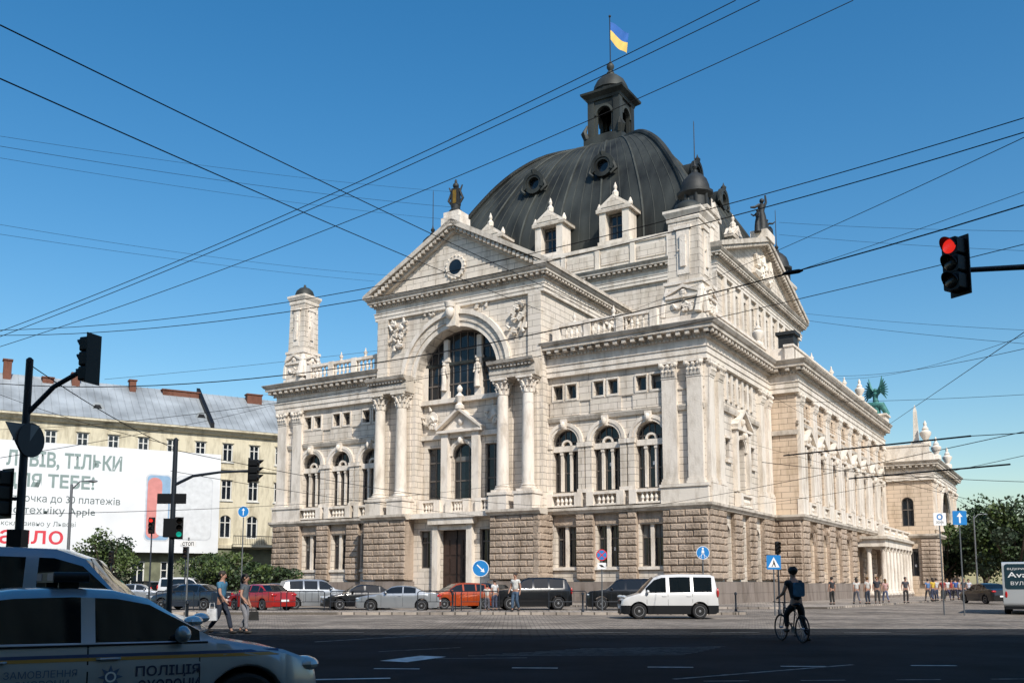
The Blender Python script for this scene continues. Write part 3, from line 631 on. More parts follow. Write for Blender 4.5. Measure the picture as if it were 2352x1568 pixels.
for i,c in enumerate(wc):
    arched_trim(mb,SW,c,1.9,12.25,TRIM,.35); small_pediment(mb,SW,c,1.7,13.7,1.4,.45,TRIM)
    for d in(-1.3,1.3): mb.box(SW,c+d-.2,c+d+.2,0,.32,8.8,13.7,TRIM)
    balus(mb,SW,c-1.2,c+1.2,7.6,1.05,.1,.45,TRIM,None,.36)
    for d in(-.6,.6): mb.box(SW,c+d-.45,c+d+.45,0,.13,16.12,16.28,TRIM)
    arched_trim(mb,SW,c,1.6,5.3,RUST,.4)
part(mb,"window_surround")
mb=MB()
for i in range(9):
    p=3.2+4.85*(i-.5)
    for d in(-.42,.42): pilaster(mb,SW,max(.45,min(39.5,p+d)),.62,8.95,18.2,.28,TRIM,1.1)
    mb.box(SW,p-.85,p+.85,-.1,.4,7.5,8.9,TRIM)
part(mb,"pilaster")
mb=MB()
for i in range(9):
    p=3.2+4.85*(i-.5); rustic(mb,SW,max(-.2,p-1.1),p+1.1,1.7,7.05,0,.4)
mb.box(SW,-.3,40,-.1,.55,0,1.65,PLINTH,.1); rustic(mb,SFr,21.9,24.5,1.7,7.05,0,.35); mb.box(SFr,22.3,24.8,-.1,.5,0,1.65,PLINTH,.1); part(mb,"rusticated_base")
mb=MB(); st=[(-.1,7.05),(.45,7.05),(.5,7.15),(.62,7.3),(.62,7.5),(-.1,7.55)]
mb.mould(SW,0,40,st,CORN,1,0); mb.mould(SFr,22.4,24.3,st,CORN,0,1); part(mb,"string_course")
mb=MB(); entab(mb,SW,0,40,1,0); entab(mb,SFr,22,24.3,0,1)
mb.box(SW,-.3,40,-.7,0,20.98,22.3,TRIM); mb.box(SW,-.4,40,-.8,.1,22.3,22.5,TRIM); mb.box(SFr,21.5,24.3,-.7,-.02,20.98,22.3,TRIM)
mb.mould(SFr,22.0,24.3,[(-.1,14.5),(.2,14.5),(.25,14.9),(-.1,14.95)],CORN,0,1); mb.mould(SW,0,40,[(-.1,15.4),(.2,15.4),(.25,15.7),(-.1,15.75)],CORN,1,0)
part(mb,"cornice")
def urn(x,y,z,h):
    mb=MB(); k=h/2.4; mb.lathe(x,y,[(.45*k,z),(.45*k,z+.4*k),(.2*k,z+.55*k),(.5*k,z+1.1*k),(.5*k,z+1.3*k),(.25*k,z+1.5*k),(.3*k,z+1.6*k),(.12*k,z+1.9*k),(.16*k,z+2.1*k),(.02,z+2.4*k)],10,TRIM); part(mb,"urn",smooth=40)
urn(23.9,46,22.5,2.6); urn(21.3,15.6,22.5,2.6); urn(23.9,32,22.5,1.3); urn(23.9,38,22.5,1.3); urn(23.9,24,22.5,1.0)
for x in(11,14.5,-11,-14,-17): urn(x,0,22.55,.9)
mb=MB(); mb.box(F0,22.2,23.6,-20.3,-18.8,20.8,24.2,BRONZE); mb.box(F0,22.0,23.8,-20.5,-18.6,24.2,24.5,BRONZE); part(mb,"chimney")
RB=FR(29.7,56,0,1); RBF=FR(0,56,1,0)
mb=MB(); wall(mb,RB,0,22,[(0,14.2,[(11,8.4,1.,13.4,1)]),(14.2,16,[])],.8,TAN); wall(mb,RBF,21,29.7,[(0,7,[(27.2,1.4,2.5,5.8,0)]),(7,14.2,[(26.9,1.4,8.5,12,1)]),(14.2,16,[])],.4,TAN)
mb.box(F0,-29.7,-22,-77,-56,0,16,TAN); mb.box(F0,-29.6,29.6,-77.9,-56.1,15.9,16.4,ROOF); mb.add([(-29.7,78,0),(29.7,78,0),(29.7,78,16),(-29.7,78,16)],[(0,1,2,3)],TAN); part(mb,"rear_block_wall")
window(RB,11,8.4,1.,13.4,1,-.3,(-.35,-.17,0,.17,.35),(4.5,7.5,10)); window(RBF,27.2,1.4,2.5,5.8,0,-.3); window(RBF,26.9,1.4,8.5,12,1,-.3,(0,),(10.5,))
mb=MB(); entab(mb,RBF,24.3,29.7,0,1,14.0,.85); entab(mb,RB,0,22,1,1,14.,.85); mb.mould(RBF,24.3,29.7,st,CORN,0,1)
for a,b in((0,6.5),(15.5,22)): mb.mould(RB,a,b,st,CORN,1 if a==0 else 0,0 if a==0 else 1)
mb.box(RBF,22,29.6,-.8,-.05,16.4,18.2,TRIM); mb.box(RBF,22,29.7,-.9,.05,18.2,18.45,TRIM); mb.box(RB,0,22,-.8,-.05,16.4,17.6,TRIM); part(mb,"cornice")
mb=MB(); rustic(mb,RBF,28.2,30.,1.5,7,0,.35); rustic(mb,RB,0,3.5,1.5,7,0,.35); rustic(mb,RB,18,22,1.5,7,0,.35)
for a in(1.2,5.5,16.5,20.8): pilaster(mb,RB,a,.9,8,14,.35,TRIM,1.)
arched_trim(mb,RB,11,8.4,9.2,TRIM,.6,.3); part(mb,"rusticated_base")
urn(29.2,57,18.2,3.2); urn(29.2,66,17.6,3.); urn(29.2,77,17.6,3.)
mb=MB(); mb.lathe(28.0,58.,[(.9,18.2),(.8,19.0),(.45,19.1),(.28,22.8),(.02,23.6)],4,TRIM,rot=.785); part(mb,"obelisk")
mb=MB(); mb.box(FR(24.2,54,1,0),-1.2,1.2,-1.2,1.2,20.9,21.8,TRIM); mb.box(FR(24.2,54,1,0),-1.4,1.4,-1.4,1.4,21.8,22.0,TRIM); part(mb,"statue_pedestal")
mb=MB(); ZS=22.0; figure(mb,24.2,54,ZS,3.4,VERD,-.5,((.3,-.1,.95),(-.35,0,.7)))
mb.pipe([(25.5,54,ZS),(24.9,53.8,ZS+1.2),(23.4,54,ZS+1.4),(22.6,54,ZS+.1)],[.3,.45,.4,.2],VERD,8)
for sx in(-1,1):
    base=Vector((24.2,54.2,ZS+2.5)); d=Vector((.851*sx,-.525*sx,0))
    for i in range(9):
        t=i/8; tip=base+d*(1.0+.9*math.sin(t*2.4))+Vector((0,0,2.3-2.9*t)); mb.pipe([base,base+d*.8+Vector((0,0,1.1-.6*t)),tip],[.2,.2,.04],VERD,5)
part(mb,"winged_statue",smooth=50)
# colonnade porch
PCf=FR(26.9,39,0,1)
mb=MB(); mb.box(PCf,-.3,17,-2.5,.3,5.5,6.3,TRIM); mb.box(PCf,-.6,17,-2.5,.6,6.3,6.6,CORN); balus(mb,PCf,0,17,6.6,1.1,-.3,.1,TRIM,[0,4,8,12,17],.45); mb.box(PCf,-.3,17,-2.5,.3,0,.4,PLINTH)
part(mb,"porch")
for i in range(9): column(PCf,.3+2.05*i,-.05,.4,5.5,.27,.45)
column(PCf,.3,-1.5,.4,5.5,.27,.45)
# ---------------------------------------------------------------- house with banner
CREAM=masonry("peeling_cream_plaster",(.60,.55,.42),30,30,.001,.9,.42,.1,.2); ZINC=mat("grey_sheet_roof",(.33,.36,.38),.55,.1,.35,.4,.05,4); BRICKM=masonry("red_brick",(.18,.08,.055),.3,.1,.012,.9,.4)
GREENP=mat("green_ground_floor_plaster",(.16,.17,.11),.85,0,.4,1.)
ang=math.atan2(.522,.853); H=empty("apartment_building",(-52,94,0),ang,"long cream plastered house with grey metal roof","building")
HF=FR(0,0,1,0); hw=[-26+3.05*i for i in range(34)]
mb=MB(); wall(mb,HF,-30,80,[(0,5.5,[(c,1.4,.9,3.9,0) for c in hw])],.25,GREENP)
wall(mb,HF,-30,80,[(5.5,10.2,[(c,1.3,6.6,9.2,1) for c in hw]),(10.2,14.6,[(c,1.2,10.9,13.2,0) for c in hw]),(14.6,18.6,[(c,1.15,15.3,17.4,0) for c in hw])],.25,CREAM)
mb.make("wall",H)
mb=MB(); mb.mould(HF,-30,80,[(0,18.2),(.3,18.3),(.5,18.6),(.8,18.7),(.8,18.9),(0,18.95)],CREAM); mb.mould(HF,-30,80,[(0,14.3),(.2,14.35),(.2,14.6),(0,14.65)],CREAM); mb.mould(HF,-30,80,[(0,5.4),(.25,5.45),(.3,5.8),(0,5.85)],CREAM)
for c in hw:
    for z0,z1,w in((15.3,17.4,1.15),(10.9,13.2,1.2)): mb.box(HF,c-w/2-.15,c+w/2+.15,0,.12,z0-.15,z0-.02,FRAMEW); mb.box(HF,c-w/2-.12,c+w/2+.12,0,.1,z1+.02,z1+.18,CREAM)
mb.make("cornice",H)
mb=MB(); mb.prism(FR(-30,0,0,1),[(-.7,18.95),(14,18.95),(7,24.3)],0,110,ZINC)
for i in range(150): mb.pipe([(-30+.75*i,-.7,18.99),(-30+.75*i,7,24.33)],.03,ZINC,4)
for x in range(-24,76,11):
    mb.prism(FR(x,2.2,1,0),[(-.7,20.3),(.7,20.3),(.45,20.85),(0,21.05),(-.45,20.85)],-2,.9,ZINC); mb.prism(FR(x,2.2,1,0),[(-.45,20.35),(.45,20.35),(.25,20.75),(-.25,20.75)],.9,.95,BLACK)
mb.make("roof",H)
for x,w,h in((.4,.8,1.3),(7.2,.8,.6),(13.2,.7,.5),(18.6,4.2,-.2),(27.3,1.8,.3),(4.4,1.1,-.2),(36,1.4,1.6)):
    mb=MB(); mb.box(FR(x,6.2,1,0),-w/2,w/2,-.5,.5,22.4,24.2+h,BRICKM); mb.box(FR(x,6.2,1,0),-w/2-.1,w/2+.1,-.6,.6,24.2+h,24.35+h,BRICKM); mb.make("chimney",H)
mb=MB(); mb.prism(FR(20.8,0,0,1),[(-.8,18.9),(7,24.3),(7,24.9),(-.8,19.5)],-.2,.2,BLACK); mb.make("firewall",H)
def hwin(c,w,z0,z1,arch):
    mb=MB(); fw=.13
    mb.box(HF,c-w/2,c-w/2+fw,-.24,-.12,z0,z1,FRAMEW); mb.box(HF,c+w/2-fw,c+w/2,-.24,-.12,z0,z1,FRAMEW); mb.box(HF,c-w/2+fw,c+w/2-fw,-.24,-.12,z0,z0+fw,FRAMEW); mb.box(HF,c-w/2+fw,c+w/2-fw,-.24,-.12,z1-fw,z1,FRAMEW)
    mb.box(HF,c-.06,c+.06,-.23,-.11,z0+fw,z1-fw,FRAMEW); mb.box(HF,c-w/2+fw,c+w/2-fw,-.225,-.115,z0+(z1-z0)*.66,z0+(z1-z0)*.66+.09,FRAMEW)
    mb.add([mb.P(HF,x,-.2,z) for x,z in((c-w/2,z0),(c+w/2,z0),(c+w/2,z1),(c-w/2,z1))],[(0,1,2,3)],GLASS)
    return mb.make("window",H)
for c in hw:
    if -8<c<46:
        hwin(c,1.15,15.3,17.4,0)
        if c>19: hwin(c,1.2,10.9,13.2,0); hwin(c,1.3,6.6,9.2,1); hwin(c,1.4,.9,3.9,0)
        elif c>0: hwin(c,1.4,.9,3.9,0)
mb=MB(); mb.box(HF,23.5,30.5,0,1.1,5.6,5.85,CREAM); mb.box(HF,23.5,30.5,1.0,1.06,6.8,6.88,DARKM)
for i in range(36): mb.box(HF,23.5+.2*i-.015,23.5+.2*i+.015,1.01,1.05,5.85,6.8,DARKM)
mb.make("balcony",H)
BAN=mat("banner_fabric",(.70,.72,.74),.7,0,.14,.25,.35,.6); GREENT=mat("banner_dark_print",(.11,.14,.14),.7,0,.15); GREY2=mat("banner_grey_print",(.22,.29,.28),.7,0,.15); REDT=mat("banner_red_print",(.60,.04,.06),.7,0,.1)
B=MB(); B.box(HF,-6,21.8,1.0,1.12,4.8,15.9,BAN)
for i in range(9): B.box(HF,-6+3.45*i,-5.9+3.45*i,.3,1.0,4.9,15.8,GREYM)
bo=B.make("advertising_banner",None,loc=(-52,94,0),rot=(0,0,ang)); tag(bo,"huge white advertising banner with Cyrillic lettering on scaffold","banner")
bt=lambda b,w,z,a,m,h=None,bold=.0: text(b,w,m,bo,(a,-1.13,z),height=h,bold=bold)
bt("ЛЬВІВ, ТІЛЬКИ",10.9,13.4,.5,GREY2,1.9,.03); bt("ДЛЯ ТЕБЕ!",8.5,11.3,.3,GREY2,1.7,.03); bt("Розстрочка до 30 платежів",12.2,9.75,-.8,GREENT,1.0,.005); bt("по техніку Apple",8.2,8.55,.8,GREENT,1.0,.005); bt("Ексклюзивно у Львові",7.2,7.3,.0,GREENT,.65); bt("алло",5.8,5.5,.3,REDT,1.4,.01)
PH1=mat("banner_print_coral",(.60,.24,.22),.5); PH2=mat("banner_print_blue",(.24,.38,.54),.5); PH3=mat("banner_print_silver",(.55,.57,.60),.5); PH4=mat("banner_print_pale",(.63,.65,.67),.5)
def rr(x0,x1,z0,z1,r,n=5):
    p=[]
    for cx,cz,t in((x1-r,z1-r,0),(x0+r,z1-r,1),(x0+r,z0+r,2),(x1-r,z0+r,3)):
        for i in range(n+1): a=(t+i/n)*math.pi/2; p.append((cx+r*math.cos(a),cz+r*math.sin(a)))
    return p
mb=MB(); mb.prism(HF,rr(13.9,16.6,6.0,13.3,.5),1.12,1.13,PH3); mb.prism(HF,rr(14.05,16.45,6.15,13.15,.4),1.13,1.14,PH2); mb.prism(HF,rr(14.1,15.6,6.3,12.9,.7),1.14,1.15,PH1); mb.prism(HF,rr(15.1,16.3,6.6,10.5,.6),1.15,1.16,PH4)
mb.prism(HF,rr(17.0,21.0,6.2,13.3,.6),1.12,1.13,PH3); mb.prism(HF,rr(17.12,20.9,6.32,13.18,.55),1.13,1.14,PH4); mb.prism(HF,rr(17.4,18.1,12.0,12.9,.3),1.14,1.15,PH3); mb.make("phone_picture",bo)
# ---------------------------------------------------------------- ground
def ground_mat(name,c,cob=False,sc=1.,lo=.6,hi=1.35):
    m=bpy.data.materials.new(name); t,N,L,b=nt(m); b.inputs["Roughness"].default_value=.92; b.inputs["Specular IOR Level"].default_value=.06
    tc=N.new("ShaderNodeTexCoord"); n1=N.new("ShaderNodeTexNoise"); n1.inputs["Scale"].default_value=.25; n1.inputs["Detail"].default_value=9; n1.inputs["Roughness"].default_value=.7
    L.new(tc.outputs["Object"],n1.inputs["Vector"]); mr=N.new("ShaderNodeMapRange"); mr.inputs[1].default_value=.35; mr.inputs[2].default_value=.65; mr.inputs[3].default_value=lo; mr.inputs[4].default_value=hi; L.new(n1.outputs["Fac"],mr.inputs[0])
    mx=N.new("ShaderNodeVectorMath"); mx.operation='SCALE'; L.new(mr.outputs[0],mx.inputs["Scale"])
    bp=N.new("ShaderNodeBump"); bp.inputs["Distance"].default_value=.02
    if cob:
        br=N.new("ShaderNodeTexBrick"); L.new(tc.outputs["Object"],br.inputs["Vector"]); br.inputs["Scale"].default_value=1; br.inputs["Brick Width"].default_value=.2*sc; br.inputs["Row Height"].default_value=.13*sc; br.inputs["Mortar Size"].default_value=.012*sc
        br.inputs["Color1"].default_value=(*c,1); br.inputs["Color2"].default_value=(c[0]*.6,c[1]*.6,c[2]*.62,1); br.inputs["Mortar"].default_value=(c[0]*.25,c[1]*.25,c[2]*.25,1)
        L.new(br.outputs["Color"],mx.inputs[0]); bp.invert=True; bp.inputs["Strength"].default_value=.7; L.new(br.outputs["Fac"],bp.inputs["Height"])
    else:
        mx.inputs[0].default_value=c; n2=N.new("ShaderNodeTexNoise"); n2.inputs["Scale"].default_value=60; L.new(tc.outputs["Object"],n2.inputs["Vector"]); bp.inputs["Strength"].default_value=.35; L.new(n2.outputs["Fac"],bp.inputs["Height"])
    L.new(mx.outputs[0],b.inputs["Base Color"]); L.new(bp.outputs[0],b.inputs["Normal"]); return m
ASPH=ground_mat("asphalt",(.014,.016,.019),lo=.5,hi=1.6); COB=ground_mat("granite_setts",(.36,.31,.26),True,1.6,.5,1.3); SETT=ground_mat("worn_dark_setts",(.034,.035,.037),True,2.6,.5,1.5); PAVE=ground_mat("pavement_slabs",(.42,.365,.31),True,3.)
GR=ground_mat("worn_ground",(.09,.085,.08))
def sheet(name,poly,z,m,h=0.):
    mb=MB(); n=len(poly)
    if h: mb.add([(x,y,0) for x,y in poly]+[(x,y,z) for x,y in poly],[tuple(range(n,2*n))]+[(i,(i+1)%n,(i+1)%n+n,i+n) for i in range(n)],m)
    else: mb.add([(x,y,z) for x,y in poly],[tuple(range(n))],m)
    o=mb.make(name); o["kind"]="structure"; return o
sheet("ground",[(-3000,-3000),(3000,-3000),(3000,3000),(-3000,3000)],0,GR)
sheet("road",[(-120,-2.5),(140,-2.5),(140,25),(30,24),(12,26.5),(-6,25),(-120,26)],.004,ASPH)
sheet("road",[(-120,26),(-6,25),(12,26.5),(30,24),(140,25),(140,31),(-120,31)],.004,SETT)
sheet("cobbled_road",[(-120,31),(140,31),(140,46),(90,100),(60,130),(22,60),(14,46.0),(-120,46)],.004,COB)
sheet("parking_area",[(-60,46.0),(14,46.0),(22,60),(-55,100)],.008,COB)
sheet("pavement",[(-24,45),(10.2,44.6),(11.2,45.2),(11.6,46.6),(10.6,47.6),(-24,47.8)],.13,PAVE,1)
def bw(u,v):
    c,s2=.851,-.525; return (-4.3*S+(u*c+v*.525)*S,79.45*S+(u*s2+v*.851)*S)
sheet("pavement",[bw(-28,-7.5),bw(25,-7.5),bw(31,-4),bw(33,20),bw(35,90),bw(-28,90)],.12,PAVE,1)
sheet("pavement",[(-120,-30),(140,-30),(140,-2.5),(-120,-2.5)],.12,PAVE,1)
PAINT=mat("road_paint",(.20,.21,.21),.8,0,.75,6.,spec=.1); PAINT2=mat("fresh_road_paint",(.55,.57,.57),.7,0,.4,4.)
mb=MB()
def stripe(x0,y0,x1,y1,w,m=PAINT):
    d=Vector((x1-x0,y1-y0)).normalized(); nx,ny=-d.y*w/2,d.x*w/2
    mb.add([(x0+nx,y0+ny,.009),(x0-nx,y0-ny,.009),(x1-nx,y1-ny,.009),(x1+nx,y1+ny,.009)],[(0,1,2,3)],m)
stripe(-2.25,18.0,-1.6,19.3,.62,PAINT2); stripe(-3.2,14.6,-1.9,14.85,.14,PAINT2); stripe(-5.,24.,-2.5,27.,.12); stripe(2.5,14.7,6.2,17.3,.10)
stripe(-2.9,20.6,-1.2,21.9,.08); stripe(-1.5,18.7,.3,18.9,.08)
for i in range(8): stripe(-.9+.35*i,19.4+.30*i,3.6+.2*i,19.7+.36*i,.07)
for i in range(6): stripe(9.6-2.4*i,17.3-.16*i,10.4-2.4*i,17.25-.16*i,.10,PAINT2)
for i in range(5): stripe(2.9+1.5*i,14.4+.1*i,3.6+1.5*i,14.45+.1*i,.08)
for i in range(8): stripe(-18+4.*i,28.5,-16.5+4.*i,28.7,.10)
for i in range(6): stripe(9+4.*i,31.2-.2*i,11.3+4.*i,31.0-.2*i,.12)
o=mb.make("road_marking"); o["kind"]="structure"
mb=MB(); RAIL=mat("steel_rail",(.2,.2,.21),.35,.8)
for y in(33.2,34.7,37.6,39.1): mb.box(F0,-120,140,-y-.03,-y+.03,.0,.013,RAIL)
o=mb.make("tram_track"); o["kind"]="structure"
# street block behind the viewer (casts the shade over the crossing)
BH_=32.
mb=MB(); HB=empty("corner_building",(0,-6,0),0,"tall plastered town house row facing the crossing","building")
bf=FR(0,0,-1,0); wall(mb,bf,-90,60,[(4.57*i,4.57*i+4.57,[(-86+4*j,1.4,4.57*i+1.,4.57*i+3.4,0) for j in range(36)]) for i in range(7)],.3,CREAM)
mb.add([(-60,-14,0),(90,-14,0),(90,-14,BH_),(-60,-14,BH_)],[(0,1,2,3)],CREAM)
for x in(-60,90): mb.add([(x,0,0),(x,-14,0),(x,-14,BH_),(x,0,BH_)],[(0,1,2,3)],CREAM)
mb.make("wall",HB)
mb=MB(); mb.prism(FR(-60,0,0,-1),[(-.6,BH_-.08),(14,BH_-.08),(7,BH_+3)],-150,0,ZINC); mb.make("roof",HB)
# ---------------------------------------------------------------- cars
TYRE=mat("tyre_rubber",(.012,.012,.013),.85); RIM=mat("alloy_rim",(.40,.41,.43),.35,.7); CGL=mat("tinted_car_glass",(.005,.008,.011),.04,0,.2,1.,spec=.5); HL=mat("headlamp_lens",(.55,.58,.6),.08,.3,.1,10,spec=.9); TL=mat("taillamp_lens",(.45,.01,.01),.15,0,.1,spec=.8)
KT={'sedan':dict(top=[(0,.36),(.012,.47),(.05,.53),(.14,.60),(.26,.655),(.285,.675),(.41,.95),(.47,.99),(.56,1.),(.66,.985),(.72,.955),(.845,.735),(.87,.72),(.95,.705),(.985,.66),(1,.42)],ws=(.285,.44),rw=(.71,.85),win=[(.33,.505),(.53,.70),(.715,.80)],belt=.655,seam=(.31,.517,.71),wf=(.195,.80)),
 'police':dict(top=[(0,.36),(.008,.46),(.03,.53),(.09,.60),(.20,.665),(.235,.685),(.36,.94),(.42,.985),(.50,1.),(.60,.99),(.68,.955),(.83,.75),(.87,.73),(.95,.715),(.985,.67),(1,.42)],ws=(.235,.39),rw=(.68,.83),win=[(.265,.46),(.485,.655),(.67,.77)],belt=.655,seam=(.265,.472,.665),wf=(.17,.775)),
 'coupe':dict(top=[(0,.38),(.012,.49),(.05,.56),(.14,.62),(.27,.675),(.295,.69),(.43,.95),(.49,.99),(.56,1.),(.65,.98),(.71,.94),(.83,.74),(.86,.73),(.95,.715),(.985,.67),(1,.42)],ws=(.295,.45),rw=(.69,.835),win=[(.34,.56),(.575,.72)],belt=.67,seam=(.31,.565),wf=(.19,.79)),
 'hatch':dict(top=[(0,.38),(.015,.5),(.06,.57),(.18,.64),(.235,.67),(.39,.94),(.47,.99),(.6,1.),(.75,.985),(.87,.93),(.96,.68),(.985,.6),(1,.38)],ws=(.235,.42),rw=(.87,.96),win=[(.28,.48),(.505,.68),(.70,.83)],belt=.63,seam=(.29,.49,.69),wf=(.195,.82)),
 'suv':dict(top=[(0,.38),(.012,.52),(.05,.60),(.22,.655),(.25,.67),(.37,.94),(.44,.99),(.7,1.),(.88,.975),(.93,.94),(.975,.66),(.99,.58),(1,.36)],ws=(.25,.40),rw=(.93,.975),win=[(.29,.475),(.50,.68),(.70,.88)],belt=.63,seam=(.29,.487,.69),wf=(.19,.81)),
 'van':dict(top=[(0,.3),(.012,.42),(.05,.48),(.17,.555),(.2,.575),(.34,.92),(.42,.985),(.6,1.),(.92,.99),(.965,.95),(.99,.58),(1,.28)],ws=(.2,.38),rw=(.965,.988),win=[(.25,.46),(.495,.71),(.74,.93)],belt=.56,seam=(.26,.475,.725),wf=(.18,.80))}
def car(name,label,loc,heading,kind,paint,L,W,H,rad=.315,group=None,category="car",extra=None,lowtrim=False):
    K=KT[kind]; root=empty(name,(loc[0],loc[1],loc[2] if len(loc)>2 else .01),heading,label,category,group)
    tx=[p[0] for p in K['top']]; tz=[p[1] for p in K['top']]
    PW=[(0,.74),(.012,.82),(.03,.88),(.07,.94),(.12,.97),(.25,.99),(.4,1),(.75,1),(.9,.975),(.965,.92),(.99,.86),(1,.8)]
    wcf=[K['wf'][0],K['wf'][1]]; AR=rad+.055
    fs=set(tx)|{p[0] for p in PW}
    for w in K['win']: fs|=set(w)
    fs|=set(K['ws'])|set(K['rw'])
    for c in wcf:
        for i in range(-6,7): fs.add(c+math.sin(i/6*math.pi/2)*AR/L)
        fs.add(c-AR/L-.002); fs.add(c+AR/L+.002)
    fs=sorted(f for f in fs if 0<=f<=1); ff=[fs[0]]
    for f in fs[1:]:
        if f-ff[-1]>.0012: ff.append(f)
    fs=ff
    def sec(f):
        zt=float(np.interp(f,tx,tz))*H; w=W/2*float(np.interp(f,[p[0] for p in PW],[p[1] for p in PW])); zb=.19+(.06 if f<.03 or f>.97 else 0)
        for c in wcf:
            d=(f-c)*L
            if abs(d)<AR: zb=max(zb,rad+math.sqrt(AR*AR-d*d))
        bl=min(K['belt']*H*(1+.05*(f-.3)),zt-.035); gh=max(0.,(zt-bl)/(H*(1-K['belt']))); gh=min(gh,1)
        wr=w*(.95-.2*gh); z5=bl+min(.02*H,(zt-bl)*.3); z6=z5+(zt-z5)*.84
        lp=lambda z:w*.955+(wr-w*.955)*(z-bl)/(zt-bl)
        z2=max(zb+.03,.30*H); z3=max(z2+.01,z2+(bl-z2)*.62)
        return [(w*.88,zb),(w*.985,zb+.015),(w,z2),(w*1.0,z3),(w*.965,bl),(lp(z5),z5),(lp(z6),z6),(wr*.9,zt-.006),(wr*.55,zt+.008*gh),(0,zt+.015)]
    SEC=[sec(f) for f in fs]; BK={}
    def bk(k): return BK.setdefault(k,MB())
    for i in range(len(fs)-1):
        fm=(fs[i]+fs[i+1])/2; x0,x1=L/2-fs[i]*L,L/2-fs[i+1]*L
        for j in range(9):
            key='body'; m=paint
            if j==5:
                for wi,(a,b) in enumerate(K['win']):
                    if a<fm<b: key='side_window'; m=CGL
            if j in(7,8):
                if K['ws'][0]<fm<K['ws'][1]-.02: key='windshield'; m=CGL
                if K['rw'][0]<fm<K['rw'][1]: key='rear_window'; m=CGL
            if lowtrim and j<=1: m=BLACK
            for sy in(1,-1):
                kk=key if key!='side_window' else key+('R' if sy<0 else 'L')
                a,b=SEC[i][j],SEC[i][j+1]; c,d=SEC[i+1][j+1],SEC[i+1][j]
                q=[(x0,sy*a[0],a[1]),(x0,sy*b[0],b[1]),(x1,sy*c[0],c[1]),(x1,sy*d[0],d[1])]
                bk(kk).add(q,[(0,1,2,3) if sy<0 else (3,2,1,0)],m)
    body=bk('body')
    for e,x in((0,L/2),(-1,-L/2)):
        s_=SEC[e]; pts=[(x,p[0],p[1]) for p in s_]+[(x,-p[0],p[1]) for p in s_[-2::-1]]; body.add(pts,[tuple(range(len(pts)))],paint)
    def sy_(f,z):
        s_=sec(f); return float(np.interp(z,[p[1] for p in s_[:7]],[p[0] for p in s_[:7]]))
    body.box(F0,-L/2+.1,L/2-.1,-(W/2-.26),W/2-.26,.2,.6,BLACK)
    for f in K['seam']:
        for sy in(1,-1):
            zs=np.linspace(.28,K['belt']*H+.01,7)
            pts=[(L/2-f*L,sy*(sy_(f,z)+.0015),z) for z in zs]; pts2=[(p[0]-.012,p[1],p[2]) for p in pts]
            body.add(pts+pts2,[(i,i+1,i+8,i+7) for i in range(6)],BLACK)
    zl=K['belt']*H
    for sx,f in((1,0),(-1,1)):
        x=sx*L/2; body.box(F0,min(x,x+sx*.02),max(x,x+sx*.02),-.26,.26,.42 if sx>0 else .5,.53 if sx>0 else .61,WHITEP)
    body.box(F0,L/2-.03,L/2+.012,-.42,.42,.33*H,.41*H,BLACK); body.box(F0,L/2-.03,L/2+.01,-.5,.5,.2,.3*H-.06,BLACK)
    def finish(mbx,nm,par,ang=32):
        o=mbx.make(nm,par)
        bm=bmesh.new(); bm.from_mesh(o.data); bmesh.ops.remove_doubles(bm,verts=bm.verts,dist=.0008); bm.to_mesh(o.data); bm.free()
        o.data.polygons.foreach_set("use_smooth",[True]*len(o.data.polygons)); o.data.set_sharp_from_angle(angle=math.radians(ang)); return o
    for k,b in BK.items(): finish(b,k.rstrip('RL') if k.startswith('side') else k,root)
    for sy in(1,-1):
        mb=MB(); fx=.028; mb.ball((L/2-fx*L,sy*W/2*.70,.49*H),(.13,.2,.075),HL,12,8); finish(mb,"headlight",root)
        mb=MB()
        if kind in('van','suv'): mb.ball((-L/2+.05,sy*W/2*.86,.58*H),(.06,.09,.2),TL,10,8)
        else: mb.ball((-L/2+.07,sy*W/2*.74,.60*H),(.09,.17,.085),TL,10,8)
        finish(mb,"taillight",root)
        mb=MB(); fm=K['ws'][0]+.07; xm=L/2-fm*L; ym=sy*(sy_(fm,zl)+.09); mb.ball((xm,ym,zl+.09),(.07,.11,.075),paint,10,6); mb.box(F0,xm-.03,xm+.03,min(-ym,-ym+sy*.1),max(-ym,-ym+sy*.1),zl+.02,zl+.06,BLACK); finish(mb,"mirror",root,60)
        for f in K['seam'][1:] if len(K['seam'])>2 else K['seam'][-1:]:
            mb=MB(); xh=L/2-(f-.035)*L; yh=sy*(sy_(f-.035,zl-.1)+.02); mb.pipe([(xh+.09,yh-sy*.02,zl-.1),(xh+.07,yh,zl-.1),(xh-.07,yh,zl-.1),(xh-.09,yh-sy*.02,zl-.1)],.014,paint,6); mb.make("door_handle",root)
